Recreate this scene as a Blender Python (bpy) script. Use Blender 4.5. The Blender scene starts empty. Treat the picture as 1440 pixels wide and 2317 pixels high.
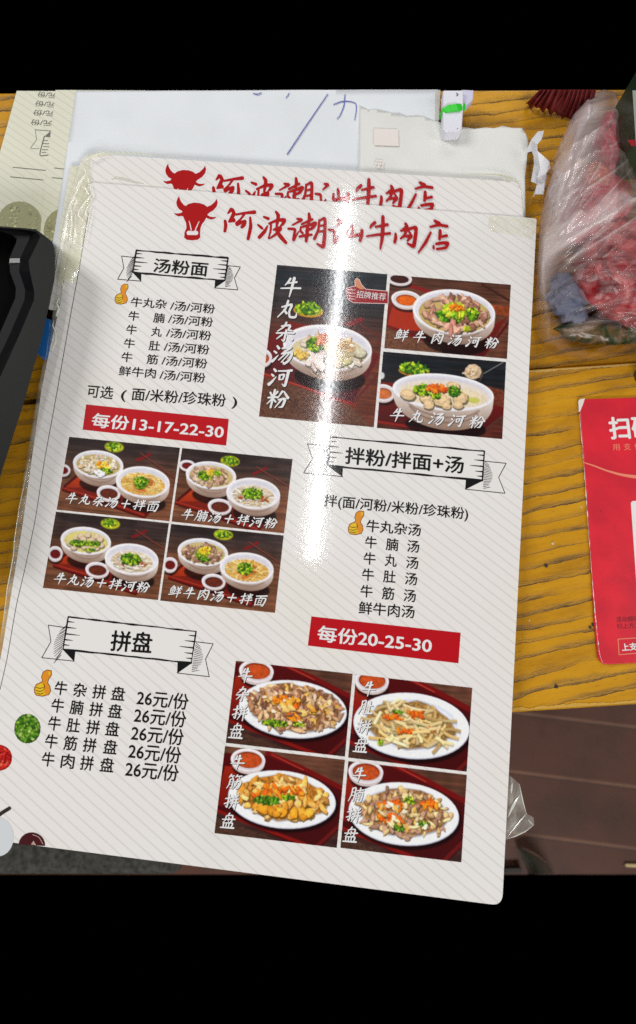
import bpy, bmesh, math, random
import numpy as np
from mathutils import Vector, Matrix, noise
R_ = math.radians
random.seed(7)
RS = np.random.RandomState(11)
SC = bpy.context.scene
COL = SC.collection

# ------------------------------------------------------------------ camera
# the photograph was solved as a pinhole view of the flat menu: focal length, tilt and distance in metres
FPX, PCX, PCY, IW, IH = 1450.0, 720.0, 1092.0, 1440.0, 2317.0
TX, TY, RZ, DIST = R_(-9.5675), R_(-1.0070), R_(5.8565), 0.390
ZB = 0.0090                                   # height of the top menu's face above the desk
_Rx = np.array([[1, 0, 0], [0, math.cos(TX), -math.sin(TX)], [0, math.sin(TX), math.cos(TX)]])
_Ry = np.array([[math.cos(TY), 0, math.sin(TY)], [0, 1, 0], [-math.sin(TY), 0, math.cos(TY)]])
RC = _Rx @ _Ry
CAM = RC.T @ np.array([0, 0, DIST]) + np.array([0, 0, ZB])
cam = bpy.data.cameras.new('camera')
camo = bpy.data.objects.new('camera', cam); COL.objects.link(camo)
camo.matrix_world = Matrix([[RC.T[0, 0], RC.T[0, 1], RC.T[0, 2], CAM[0]],
                            [RC.T[1, 0], RC.T[1, 1], RC.T[1, 2], CAM[1]],
                            [RC.T[2, 0], RC.T[2, 1], RC.T[2, 2], CAM[2]], [0, 0, 0, 1]])
cam.sensor_fit = 'HORIZONTAL'; cam.sensor_width = 36
cam.lens = 36 * FPX / IW
cam.shift_y = -(IH / 2 - PCY) / IW
cam.clip_start = 0.01; cam.clip_end = 50
cam.dof.use_dof = True; cam.dof.focus_distance = 0.392; cam.dof.aperture_fstop = 13
SC.camera = camo

def W(px, py, z=0.0):
    """point of the desk-parallel plane at height z seen at photo pixel (px, py)"""
    d = RC.T @ np.array([(px - PCX) / FPX, -(py - PCY) / FPX, -1.0])
    t = (z - CAM[2]) / d[2]
    p = CAM + t * d
    return Vector((p[0], p[1], z))

def WA(a, z):
    a = np.asarray(a, float)
    d = np.stack([(a[:, 0] - PCX) / FPX, -(a[:, 1] - PCY) / FPX, -np.ones(len(a))], 1) @ RC
    t = (z - CAM[2]) / d[:, 2]
    return CAM[None, :2] + t[:, None] * d[:, :2]

# ------------------------------------------------------------------ world and lamps
SC.world = bpy.data.worlds.new('World'); SC.world.use_nodes = True
SC.world.node_tree.nodes['Background'].inputs[0].default_value = (0.5, 0.55, 0.6, 1)
SC.world.node_tree.nodes['Background'].inputs[1].default_value = 0.0

def lamp(name, loc, target, sx, sy, power, color=(1, 1, 1), spin=None):
    l = bpy.data.lights.new(name, 'AREA'); l.shape = 'RECTANGLE'; l.size = sx; l.size_y = sy
    l.energy = power; l.color = color
    o = bpy.data.objects.new(name, l); COL.objects.link(o); o.location = loc
    if spin is None:
        o.rotation_euler = (Vector(target) - Vector(loc)).to_track_quat('-Z', 'Y').to_euler()
    else:
        o.rotation_euler = (0, 0, spin)
    return o

def mirror_point(px, py, zl):
    """where the ray that bounces off the menu face at this pixel reaches height zl"""
    p = W(px, py, ZB); m = Vector((CAM[0], CAM[1], 2 * ZB - CAM[2]))
    d = p - m
    return m + d * ((zl - m.z) / d.z)
ta, tb = mirror_point(787, 445, 1.9), mirror_point(705, 1262, 1.9)      # the ceiling tube mirrored in the film
mid = (ta + tb) / 2; dv = ta - tb
lamp('ceiling_tube_light', mid, None, 0.03, dv.length, 6.0, (0.97, 0.99, 1.0), spin=math.atan2(dv.y, dv.x) - math.pi / 2)
wl = mirror_point(-60, 760, 1.9)                                             # stands just outside what the film mirrors
lamp('left_key_light', (wl.x - 0.42, wl.y + 0.25, 1.9), (0, 0, 0), 0.7, 1.3, 37.0, (1.0, 0.985, 0.97))  # key light from the upper left; no window is known there
lamp('back_ceiling_light', (0.3, 2.9, 2.0), (0, 0, 0), 1.8, 0.9, 19.0, (0.98, 0.99, 1.0))
lamp('right_fill_light', (2.3, -0.4, 1.9), (0, 0, 0), 1.0, 1.4, 17.0, (1.0, 0.975, 0.93))  # added fill that lifts the right side, no lamp known there

lamp('front_fill_light', (0.5, -2.9, 1.9), (0, 0, 0), 1.8, 0.8, 72.0, (1.0, 0.98, 0.96))  # added fill that brightens the lower menu, no lamp known there

SC.view_settings.view_transform = 'Standard'
SC.view_settings.look = 'None'
SC.view_settings.exposure = 0.0
SC.view_settings.gamma = 1.0
SC.view_settings.use_curve_mapping = False
SC.render.resolution_x, SC.render.resolution_y = 636, 1024
SC.render.engine = 'CYCLES'
try:
    SC.cycles.use_denoising = False        # the faint grain that stays is like a phone picture's
    SC.cycles.transparent_max_bounces = 16
    SC.cycles.max_bounces = 8
    SC.cycles.sample_clamp_indirect = 3.0
except Exception:
    pass

# ------------------------------------------------------------------ small helpers
def lin(c):
    """0-255 screen colour -> linear"""
    o = []
    for v in c[:3]:
        v = v / 255.0
        o.append(v / 12.92 if v <= 0.04045 else ((v + 0.055) / 1.055) ** 2.4)
    return tuple(o)

def lin_arr(a):
    a = np.clip(a, 0, 255) / 255.0
    return np.where(a <= 0.04045, a / 12.92, ((a + 0.055) / 1.055) ** 2.4)

def zt(ox, oy, s):
    """coordinates read off an enlargement of the photograph -> photo pixels"""
    return lambda pts: [(ox + p[0] / s, oy + p[1] / s) + tuple(w / s for w in p[2:]) for p in pts]

class MB:
    def __init__(self): self.v = []; self.f = []; self.m = []
    def face(self, pts, mi=0):
        n = len(self.v); self.v += [tuple(p) for p in pts]
        self.f.append(tuple(range(n, n + len(pts)))); self.m.append(mi)
    def add(self, verts, faces, mi=0):
        n = len(self.v); self.v += [tuple(p) for p in verts]
        for f in faces:
            self.f.append(tuple(n + i for i in f)); self.m.append(mi)
    def build(self, name, mats, parent=None, smooth=False, recalc=False):
        me = bpy.data.meshes.new(name)
        off = parent.location if parent is not None else Vector((0, 0, 0))
        if parent is not None and parent.parent is not None: off = parent.parent.location + parent.location
        me.from_pydata([(x - off[0], y - off[1], z - off[2]) for x, y, z in self.v], [], self.f)
        if not isinstance(mats, (list, tuple)): mats = [mats]
        for m in mats: me.materials.append(m)
        me.polygons.foreach_set('material_index', self.m)
        if smooth: me.polygons.foreach_set('use_smooth', [True] * len(self.f))
        me.update()
        if recalc:
            bm = bmesh.new(); bm.from_mesh(me)
            bmesh.ops.remove_doubles(bm, verts=bm.verts, dist=1e-7)
            bmesh.ops.recalc_face_normals(bm, faces=bm.faces); bm.to_mesh(me); bm.free()
        o = bpy.data.objects.new(name, me); COL.objects.link(o)
        if parent is not None: o.parent = parent
        return o

def tag(o, label=None, cat=None, group=None, kind=None):
    if label: o['label'] = label
    if cat: o['category'] = cat
    if group: o['group'] = group
    if kind: o['kind'] = kind
    return o

def thing(name, loc, label, cat, group=None):
    o = bpy.data.objects.new(name, None); COL.objects.link(o); o.location = loc
    o.empty_display_size = 0.01
    return tag(o, label, cat, group)

def ccw(pts):
    a = sum(pts[i][0] * pts[(i + 1) % len(pts)][1] - pts[(i + 1) % len(pts)][0] * pts[i][1] for i in range(len(pts)))
    return pts if a > 0 else pts[::-1]

def slab_mb(mb, pts, z0, z1, mi=0):
    """prism over a world outline"""
    pts = ccw([(p[0], p[1]) for p in pts]); n = len(pts)
    mb.add([(x, y, z1) for x, y in pts], [tuple(range(n))], mi)
    mb.add([(x, y, z0) for x, y in pts], [tuple(range(n))[::-1]], mi)
    for i in range(n):
        a, b = pts[i], pts[(i + 1) % n]
        mb.add([(a[0], a[1], z0), (b[0], b[1], z0), (b[0], b[1], z1), (a[0], a[1], z1)], [(0, 1, 2, 3)], mi)
    return mb

def rounded(pts, rad, n=7):
    """round the corners of a polygon; rad: number or one per corner"""
    out = []; k = len(pts)
    for i in range(k):
        r = rad[i] if isinstance(rad, (list, tuple)) else rad
        p, a, b = Vector(pts[i][:2]), Vector(pts[i - 1][:2]), Vector(pts[(i + 1) % k][:2])
        if r <= 0: out.append((p.x, p.y)); continue
        da, db = (a - p), (b - p); r = min(r, da.length * .48, db.length * .48)
        da.normalize(); db.normalize(); s, e = p + da * r, p + db * r
        for j in range(n + 1):
            t = j / n
            q = s * (1 - t) ** 2 + p * 2 * t * (1 - t) + e * t * t
            out.append((q.x, q.y))
    return out

def px_poly(pts, z): return [W(p[0], p[1], z) for p in pts]

# ------------------------------------------------------------------ materials
def mat(name, color=(0.8, 0.8, 0.8), rough=0.5, coat=0.0, coat_rough=0.1, metal=0.0, spec=0.5, bump=0.0, bump_scale=300.0):
    m = bpy.data.materials.new(name); m.use_nodes = True
    b = m.node_tree.nodes['Principled BSDF']
    b.inputs['Base Color'].default_value = (*color, 1)
    b.inputs['Roughness'].default_value = rough; b.inputs['Metallic'].default_value = metal
    b.inputs['Specular IOR Level'].default_value = spec
    b.inputs['Coat Weight'].default_value = coat; b.inputs['Coat Roughness'].default_value = coat_rough
    if bump:
        add_bump(m, bump, bump_scale, coat > 0)
    return m

def N(m, t, **kw):
    n = m.node_tree.nodes.new(t)
    for k, v in kw.items():
        if k in n.inputs.keys(): n.inputs[k].default_value = v
        else: setattr(n, k, v)
    return n

def add_bump(m, strength, scale, coat=False):
    nt = m.node_tree; b = nt.nodes['Principled BSDF']
    tc = N(m, 'ShaderNodeTexCoord'); nz = N(m, 'ShaderNodeTexNoise', Scale=scale, Detail=3.0)
    bp = N(m, 'ShaderNodeBump', Strength=strength, Distance=0.0004)
    nt.links.new(tc.outputs['Object'], nz.inputs['Vector']); nt.links.new(nz.outputs['Fac'], bp.inputs['Height'])
    nt.links.new(bp.outputs['Normal'], b.inputs['Coat Normal' if coat else 'Normal'])

def ramp(m, stops):
    n = m.node_tree.nodes.new('ShaderNodeValToRGB'); cr = n.color_ramp
    while len(cr.elements) > 1: cr.elements.remove(cr.elements[-1])
    cr.elements[0].position = stops[0][0]; cr.elements[0].color = (*stops[0][1], 1)
    for p, c in stops[1:]:
        e = cr.elements.new(p); e.color = (*c, 1)
    return n

GLOSS, GROUGH = 1.0, 0.075
def film(m):
    """clear laminating film over a print: a glossy coat with a slightly uneven surface"""
    nt = m.node_tree; b = nt.nodes['Principled BSDF']
    b.inputs['Coat Weight'].default_value = GLOSS; b.inputs['Coat Roughness'].default_value = GROUGH
    b.inputs['Specular IOR Level'].default_value = 0.12; b.inputs['Roughness'].default_value = 0.34
    g = N(m, 'ShaderNodeNewGeometry')
    n1 = N(m, 'ShaderNodeTexNoise', Scale=420.0, Detail=1.0)
    n2 = N(m, 'ShaderNodeTexNoise', Scale=45.0, Detail=2.0)
    ad = N(m, 'ShaderNodeMath', operation='MULTIPLY_ADD'); ad.inputs[1].default_value = 1.6
    bp = N(m, 'ShaderNodeBump', Strength=0.10, Distance=0.0001)
    for n in (n1, n2): nt.links.new(g.outputs['Position'], n.inputs['Vector'])
    nt.links.new(n2.outputs['Fac'], ad.inputs[0]); nt.links.new(n1.outputs['Fac'], ad.inputs[2])
    nt.links.new(ad.outputs[0], bp.inputs['Height']); nt.links.new(bp.outputs['Normal'], b.inputs['Coat Normal'])
    return m

def print_mat(name, rgb): return film(mat(name, lin(rgb)))

def striped_paper(name, base, line, angle, pitch, yellow=None, coat=True):
    """menu stock: off-white with thin slanted grey lines, aged a little yellow in soft patches"""
    m = mat(name, base)
    nt = m.node_tree; b = nt.nodes['Principled BSDF']
    g = N(m, 'ShaderNodeTexCoord'); mp = N(m, 'ShaderNodeMapping'); mp.inputs['Rotation'].default_value = (0, 0, angle)
    sx = N(m, 'ShaderNodeSeparateXYZ')
    dv = N(m, 'ShaderNodeMath', operation='DIVIDE'); dv.inputs[1].default_value = pitch
    fr = N(m, 'ShaderNodeMath', operation='FRACT')
    rp = ramp(m, [(0.0, line), (0.10, line), (0.17, base), (0.93, base), (1.0, line)])
    nt.links.new(g.outputs['Object'], mp.inputs['Vector']); nt.links.new(mp.outputs['Vector'], sx.inputs['Vector'])
    nt.links.new(sx.outputs['Y'], dv.inputs[0]); nt.links.new(dv.outputs[0], fr.inputs[0]); nt.links.new(fr.outputs[0], rp.inputs['Fac'])
    nz = N(m, 'ShaderNodeTexNoise', Scale=9.0, Detail=2.0); nt.links.new(g.outputs['Object'], nz.inputs['Vector'])
    rp2 = ramp(m, [(0.30, (0.955, 0.95, 0.945)), (0.42, (1, 0.995, 0.99)), (0.55, (1, 0.985, 0.985)), (0.7, yellow or (0.97, 0.95, 0.88))])
    nt.links.new(nz.outputs['Fac'], rp2.inputs['Fac'])
    mx = N(m, 'ShaderNodeMix', data_type='RGBA', blend_type='MULTIPLY'); mx.inputs[0].default_value = 1.0
    nt.links.new(rp.outputs['Color'], mx.inputs[6]); nt.links.new(rp2.outputs['Color'], mx.inputs[7])
    nt.links.new(mx.outputs[2], b.inputs['Base Color'])
    return film(m) if coat else m

def wood(name):
    """yellow varnished veneer: growth rings as grey-brown bands of hairlines with one sharp dark line each"""
    m = mat(name, (0.4, 0.2, 0.02), 0.38, spec=0.3)
    nt = m.node_tree; b = nt.nodes['Principled BSDF']; L = nt.links.new
    g = N(m, 'ShaderNodeNewGeometry')
    mp = N(m, 'ShaderNodeMapping'); mp.inputs['Rotation'].default_value = (0, 0, R_(-11)); L(g.outputs['Position'], mp.inputs['Vector'])
    def coords(sx_, sy_, src=None):
        n = N(m, 'ShaderNodeVectorMath', operation='MULTIPLY'); n.inputs[1].default_value = (sx_, sy_, 1); L(src or mp.outputs[0], n.inputs[0]); return n.outputs[0]
    def math_(op, x, y=None, clamp=False):
        n = N(m, 'ShaderNodeMath', operation=op, use_clamp=clamp)
        for i, v in enumerate((x, y)):
            if v is None: continue
            if isinstance(v, (int, float)): n.inputs[i].default_value = v
            else: L(v, n.inputs[i])
        return n.outputs[0]
    def mrange(v, a0, a1, b0, b1):
        n = N(m, 'ShaderNodeMapRange', interpolation_type='SMOOTHSTEP')
        for i, q in enumerate((a0, a1, b0, b1)): n.inputs[i + 1].default_value = q
        L(v, n.inputs[0]); return n.outputs[0]
    def mixc(f, c1, c2):
        n = N(m, 'ShaderNodeMix', data_type='RGBA')
        for i, v in ((0, f), (6, c1), (7, c2)):
            if isinstance(v, tuple): n.inputs[i].default_value = (*v, 1)
            elif isinstance(v, (int, float)): n.inputs[i].default_value = v
            else: L(v, n.inputs[i])
        return n.outputs[2]
    # jagged warp shared by every layer
    nw = N(m, 'ShaderNodeTexNoise', Scale=1.0, Detail=5.0, Roughness=0.62); L(coords(24, 60), nw.inputs['Vector'])
    nw2 = N(m, 'ShaderNodeTexNoise', Scale=1.0, Detail=2.0); L(coords(5, 14), nw2.inputs['Vector'])
    sx = N(m, 'ShaderNodeSeparateXYZ'); L(mp.outputs[0], sx.inputs[0])
    yy = math_('ADD', sx.outputs['Y'], math_('ADD', math_('MULTIPLY', nw.outputs['Fac'], 0.0085), math_('MULTIPLY', nw2.outputs['Fac'], 0.020)))
    fr = math_('FRACT', math_('DIVIDE', yy, 0.0088))                      # 0..1 across one growth ring
    cmb = N(m, 'ShaderNodeCombineXYZ'); L(sx.outputs['X'], cmb.inputs[0]); L(yy, cmb.inputs[1])
    nf = N(m, 'ShaderNodeTexNoise', Scale=1.0, Detail=5.0, Roughness=0.7); L(coords(55, 1300, cmb.outputs[0]), nf.inputs['Vector'])
    nb = N(m, 'ShaderNodeTexNoise', Scale=1.0, Detail=3.0); L(coords(16, 95, cmb.outputs[0]), nb.inputs['Vector'])
    nbase = N(m, 'ShaderNodeTexNoise', Scale=1.0, Detail=4.0, Roughness=.6); L(coords(14, 60), nbase.inputs['Vector'])
    base = ramp(m, [(0.3, (0.42, 0.190, 0.012)), (0.5, (0.60, 0.285, 0.012)), (0.7, (0.66, 0.330, 0.017))]); L(nbase.outputs['Fac'], base.inputs[0])
    strength = mrange(nb.outputs['Fac'], 0.36, 0.62, 0.15, 1.0)
    band = math_('MULTIPLY', mrange(fr, 0.02, 0.55, 1.0, 0.0), strength)
    hair = mrange(nf.outputs['Fac'], 0.42, 0.56, 1.0, 0.0)
    c1 = mixc(math_('MULTIPLY', band, 0.6), base.outputs[0], (0.23, 0.135, 0.042))
    c2 = mixc(math_('MULTIPLY', math_('MULTIPLY', hair, math_('ADD', math_('MULTIPLY', band, 0.9), 0.05)), 0.85, True), c1, (0.055, 0.034, 0.018))
    line = math_('MULTIPLY', math_('MULTIPLY', mrange(fr, 0.0, 0.085, 1.0, 0.0), mrange(fr, 0.0, 0.012, 0.0, 1.0)), mrange(nb.outputs['Fac'], 0.34, 0.52, 0.1, 0.92))
    c3 = mixc(line, c2, (0.060, 0.036, 0.016))
    npore = N(m, 'ShaderNodeTexNoise', Scale=1.0, Detail=2.0, Roughness=.6); L(coords(170, 1500), npore.inputs['Vector'])
    c4 = mixc(mrange(npore.outputs['Fac'], 0.60, 0.74, 0.0, 0.35), c3, (0.62, 0.38, 0.06))
    c5 = mixc(mrange(npore.outputs['Fac'], 0.40, 0.27, 0.0, 0.5), c4, (0.17, 0.085, 0.014))
    L(c5, b.inputs['Base Color'])
    bp = N(m, 'ShaderNodeBump', Strength=0.4, Distance=0.0004); L(math_('SUBTRACT', 1.0, math_('MAXIMUM', line, math_('MULTIPLY', hair, band))), bp.inputs['Height']); L(bp.outputs[0], b.inputs['Normal'])
    L(mrange(band, 0.0, 1.0, 0.30, 0.55), b.inputs['Roughness'])
    return m

M_BLACK = print_mat('ink_black', (28, 27, 27))
M_GREYINK = print_mat('ink_grey', (110, 110, 104))
M_WHITE = print_mat('ink_white', (236, 236, 236))
M_RED = print_mat('ink_red', (190, 22, 32))
M_TITLE = print_mat('title_red', (176, 24, 26))
M_HALO = print_mat('title_halo', (236, 232, 232))

# ------------------------------------------------------------------ lettering
_cache = {}
def glyphs(s, bold=0.0):
    k = (s, bold)
    if k not in _cache:
        c = bpy.data.curves.new('lettering', 'FONT'); c.body = s; c.size = 1.0; c.offset = bold; c.resolution_u = 3
        o = bpy.data.objects.new('lettering', c); me = o.to_mesh()
        a = np.zeros(len(me.vertices) * 3); me.vertices.foreach_get('co', a)
        _cache[k] = (a.reshape(-1, 3)[:, :2].copy(), [tuple(p.vertices) for p in me.polygons])
        o.to_mesh_clear(); bpy.data.objects.remove(o); bpy.data.curves.remove(c)
    return _cache[k]

def write(mb, s, a, b, em, z, bold=0.012, mi=0):
    """letters of string s between photo points a (left middle) and b (right middle), em = letter height in photo pixels"""
    v, f = glyphs(s, 0.0)
    p0, p1 = W(a[0], a[1], z), W(b[0], b[1], z)
    ex = (p1 - p0); wid = ex.length; ex.normalize(); ey = Vector((-ex.y, ex.x, 0))
    sc = em * DIST / FPX
    x0, x1 = v[:, 0].min(), v[:, 0].max(); sx = wid / (x1 - x0)
    ym = 0.38
    # heavier weights: the same letters printed again a hair beside themselves
    d = [(0, 0)] if bold <= 0 else [(bold, 0), (-bold, 0), (0, bold * .8), (0, -bold * .8)]
    for k, (dx, dy) in enumerate(d):
        mb.add([tuple(p0 + ex * ((x - x0 + dx) * sx) + ey * ((y - ym + dy) * sc) + Vector((0, 0, k * 1.5e-6))) for x, y in v], f, mi)

def stroke(mb, pts, z, grow=0.0, mi=0, sub=5):
    """a brush stroke through photo points (x, y, width): a tapered ribbon with pointed-round ends"""
    P = [np.array(p, float) for p in pts]
    if len(P) == 1: return
    Q = [2 * P[0] - P[1]] + P + [2 * P[-1] - P[-2]]
    c = []
    for i in range(1, len(Q) - 2):
        for j in range(sub):
            t = j / sub
            a, b_, d, e = Q[i - 1], Q[i], Q[i + 1], Q[i + 2]
            # softened Catmull-Rom so that corners stay crisp
            m1, m2 = (d - a) * .32, (e - b_) * .32
            c.append((2 * t**3 - 3 * t**2 + 1) * b_ + (t**3 - 2 * t**2 + t) * m1 + (-2 * t**3 + 3 * t**2) * d + (t**3 - t**2) * m2)
    c.append(P[-1]); c = np.array(c)
    n = len(c); tg = np.zeros((n, 2))
    tg[1:-1] = c[2:, :2] - c[:-2, :2]; tg[0] = c[1, :2] - c[0, :2]; tg[-1] = c[-1, :2] - c[-2, :2]
    tg /= np.maximum(np.linalg.norm(tg, axis=1, keepdims=True), 1e-6)
    hw = np.maximum(c[:, 2], 0.3) / 2 + grow
    nm = np.stack([-tg[:, 1], tg[:, 0]], 1)
    A = c[:, :2] + nm * hw[:, None]; B = c[:, :2] - nm * hw[:, None]
    s = c[0, :2] - tg[0] * hw[0] * .8; e = c[-1, :2] + tg[-1] * hw[-1] * .8
    s1, s2 = c[0, :2] - tg[0] * hw[0] * .5 + nm[0] * hw[0] * .7, c[0, :2] - tg[0] * hw[0] * .5 - nm[0] * hw[0] * .7
    e1, e2 = c[-1, :2] + tg[-1] * hw[-1] * .5 + nm[-1] * hw[-1] * .7, c[-1, :2] + tg[-1] * hw[-1] * .5 - nm[-1] * hw[-1] * .7
    allp = np.vstack([A, B, [s, s1, s2, e, e1, e2]])
    w = WA(allp, z)
    faces = [(i, i + 1, n + i + 1, n + i) for i in range(n - 1)]
    k = 2 * n
    faces += [(0, n, k + 2, k, k + 1), (n - 1, k + 4, k + 3, k + 5, 2 * n - 1)]
    zs = np.r_[np.arange(n), np.arange(n), [0, 0, 0, n, n, n]] * 5e-7        # a hair of slope so that tight turns never lie in one plane
    mb.add([(x, y, z + q) for (x, y), q in zip(w, zs)], faces, mi)

GL = {
 '牛': [[(38,5,9),(30,24,8),(18,42,4)],[(30,30,6),(74,20,8)],[(0,60,5),(50,54,7),(100,50,8)],[(57,0,12),(55,50,10),(52,100,4)]],
 '丸': [[(40,4,9),(34,48,8),(4,94,4)],[(14,40,6),(62,22,10),(57,58,8),(66,86,9),(94,84,9),(97,60,3)],[(28,52,8),(46,70,10)]],
 '杂': [[(44,0,8),(36,24,7),(8,50,4)],[(22,22,6),(66,14,9),(62,38,8),(82,40,5)],[(4,60,6),(94,50,9)],[(52,40,9),(51,96,8),(38,90,3)],[(36,64,7),(12,90,4)],[(62,64,6),(92,86,11)]],
 '汤': [[(12,10,8),(24,22,11)],[(2,38,7),(16,46,9)],[(2,92,11),(12,80,9),(28,56,3)],[(40,20,7),(84,10,10),(48,42,6)],[(42,48,6),(94,36,11),(88,76,9),(66,98,9),(58,86,3)],[(62,46,7),(34,82,4)],[(80,44,6),(50,92,4)]],
 '河': [[(10,14,8),(22,24,11)],[(4,42,7),(16,50,9)],[(0,96,13),(12,82,10),(30,52,3)],[(34,22,6),(70,18,7),(102,12,10)],[(46,42,9),(48,66,7)],[(46,42,5),(68,38,9),(64,62,6),(48,66,4)],[(86,18,12),(84,94,10),(66,86,3)]],
 '粉': [[(6,20,8),(18,36,9)],[(42,12,9),(30,36,4)],[(0,48,7),(50,40,8)],[(27,4,9),(24,98,8)],[(24,50,7),(2,80,4)],[(28,52,6),(44,66,8)],[(66,8,9),(50,46,4)],[(74,8,6),(102,40,12)],[(54,54,6),(88,46,11),(82,86,9),(64,92,3)],[(70,52,8),(46,96,4)]],
 '鲜': [[(26,0,8),(4,28,4)],[(16,16,5),(42,10,8),(28,28,4)],[(9,32,8),(12,64,6)],[(10,32,5),(44,26,8),(40,58,6),(12,64,4)],[(26,30,5),(26,62,5)],[(12,47,4),(40,43,4)],[(2,80,7),(50,70,8)],[(60,6,7),(70,20,9)],[(92,0,9),(80,20,4)],[(56,28,6),(100,20,7)],[(58,46,5),(96,38,6)],[(52,66,6),(102,56,8)],[(78,22,9),(77,100,6)]],
 '肉': [[(14,18,9),(14,96,9)],[(14,22,5),(86,12,11),(85,86,10),(68,94,3)],[(50,0,9),(46,24,8),(24,50,4)],[(46,26,6),(70,46,9)],[(46,48,7),(24,82,4)],[(46,54,6),(70,76,9)]],
 '拌': [[(0,32,6),(42,22,8)],[(25,2,9),(24,90,8),(10,80,3)],[(0,70,7),(42,50,5)],[(54,12,7),(64,28,9)],[(92,6,9),(80,28,4)],[(48,42,6),(96,34,8)],[(42,64,6),(102,54,8)],[(74,2,10),(72,100,6)]],
 '面': [[(4,14,7),(96,4,10)],[(50,10,8),(36,32,4)],[(10,34,8),(16,96,7)],[(12,34,5),(92,28,10),(84,92,9),(70,96,3)],[(16,90,5),(84,86,6)],[(37,36,5),(39,86,5)],[(63,34,5),(61,86,5)],[(38,52,4),(62,49,4)],[(38,68,4),(62,65,4)]],
 '腩': [[(14,6,8),(13,56,7),(0,98,4)],[(14,10,5),(38,4,8),(36,92,7),(24,84,3)],[(16,34,5),(36,31,5)],[(14,58,5),(36,55,5)],[(48,22,6),(98,12,8)],[(73,0,8),(70,32,6)],[(52,38,7),(51,98,7)],[(52,38,5),(96,30,9),(92,90,8),(78,94,3)],[(64,44,5),(69,54,6)],[(83,40,6),(76,54,4)],[(60,60,5),(88,55,5)],[(60,74,5),(88,69,5)],[(74,58,6),(74,92,5)]],
 '肚': [[(14,6,8),(13,56,7),(0,98,4)],[(14,10,5),(40,4,8),(38,92,7),(25,84,3)],[(16,34,5),(38,31,5)],[(14,58,5),(38,55,5)],[(54,40,6),(94,32,9)],[(75,4,10),(72,88,8)],[(44,94,7),(102,84,11)]],
 '筋': [[(16,0,8),(2,22,4)],[(10,14,5),(38,8,7)],[(26,14,5),(32,24,7)],[(62,0,8),(50,18,4)],[(58,12,5),(96,4,7)],[(76,12,5),(82,22,7)],[(14,34,7),(12,72,6),(0,98,4)],[(14,36,5),(38,31,7),(36,92,7),(24,88,3)],[(14,52,4),(36,50,4)],[(14,68,4),(36,66,4)],[(48,50,6),(96,40,11),(88,84,9),(70,96,4)],[(70,28,9),(66,62,8),(44,100,4)]],
 '拼': [[(0,34,6),(42,24,8)],[(25,4,9),(24,90,8),(10,80,3)],[(0,70,7),(42,50,5)],[(56,8,7),(64,24,9)],[(92,2,9),(80,24,4)],[(48,38,6),(98,28,8)],[(42,62,6),(102,52,8)],[(62,34,8),(56,72,7),(42,98,4)],[(84,30,9),(84,104,6)]],
 '盘': [[(48,-4,8),(38,12,5)],[(27,16,7),(25,46,6),(10,64,3)],[(27,16,5),(74,10,8),(74,50,7),(64,56,3)],[(44,22,5),(52,31,7)],[(2,42,6),(98,34,8)],[(44,42,4),(52,51,6)],[(18,66,8),(20,94,7)],[(18,66,5),(84,62,8),(80,94,7)],[(40,66,6),(40,92,6)],[(60,66,6),(60,92,6)],[(0,98,7),(102,95,10)]],
 '+': [[(14,52,8),(88,48,9)],[(52,14,9),(49,90,8)]],
}
def brush(mb, chars, a, b, em, z, vertical=False, dz=2.5e-6, shadow=None, squash=1.0, widths=1.0, slant=0.06):
    """brush lettering; a, b = centres of the first and last letter (photo pixels)"""
    n = len(chars); k = 0
    for i, ch in enumerate(chars):
        t = i / (n - 1) if n > 1 else 0
        cx, cy = a[0] + (b[0] - a[0]) * t, a[1] + (b[1] - a[1]) * t
        ca, sa = math.cos(0.1), math.sin(0.1)
        for st in GL[ch]:
            pts = []
            for x, y, w in st:
                lx, ly = (x - 50) * em / 100 * squash, (y - 50) * em / 100
                lx += -ly * slant
                pts.append((cx + lx * ca - ly * sa, cy + lx * sa + ly * ca, w * em / 100 * 1.32 * widths))
            if shadow is not None:
                stroke(mb, [(p[0] + em * .035, p[1] + em * .035, p[2]) for p in pts], z - 0.00006 + k * dz * .2, mi=1, sub=4)
            stroke(mb, pts, z + k * dz, sub=4); k += 1
# ------------------------------------------------------------------ printed pictures
# Each printed food picture is a fine flat grid whose vertex colours are its ink.
def snoise(h, w, sy, sx, rs):
    gh, gw = max(2, int(h / sy) + 2), max(2, int(w / sx) + 2)
    g = rs.rand(gh, gw)
    y = np.linspace(0, gh - 1.001, h); x = np.linspace(0, gw - 1.001, w)
    y0, x0 = y.astype(int), x.astype(int); fy, fx = (y - y0)[:, None], (x - x0)[None, :]
    fy, fx = fy * fy * (3 - 2 * fy), fx * fx * (3 - 2 * fx)
    return (g[y0][:, x0] * (1 - fy) * (1 - fx) + g[y0 + 1][:, x0] * fy * (1 - fx) + g[y0][:, x0 + 1] * (1 - fy) * fx + g[y0 + 1][:, x0 + 1] * fy * fx)

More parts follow.
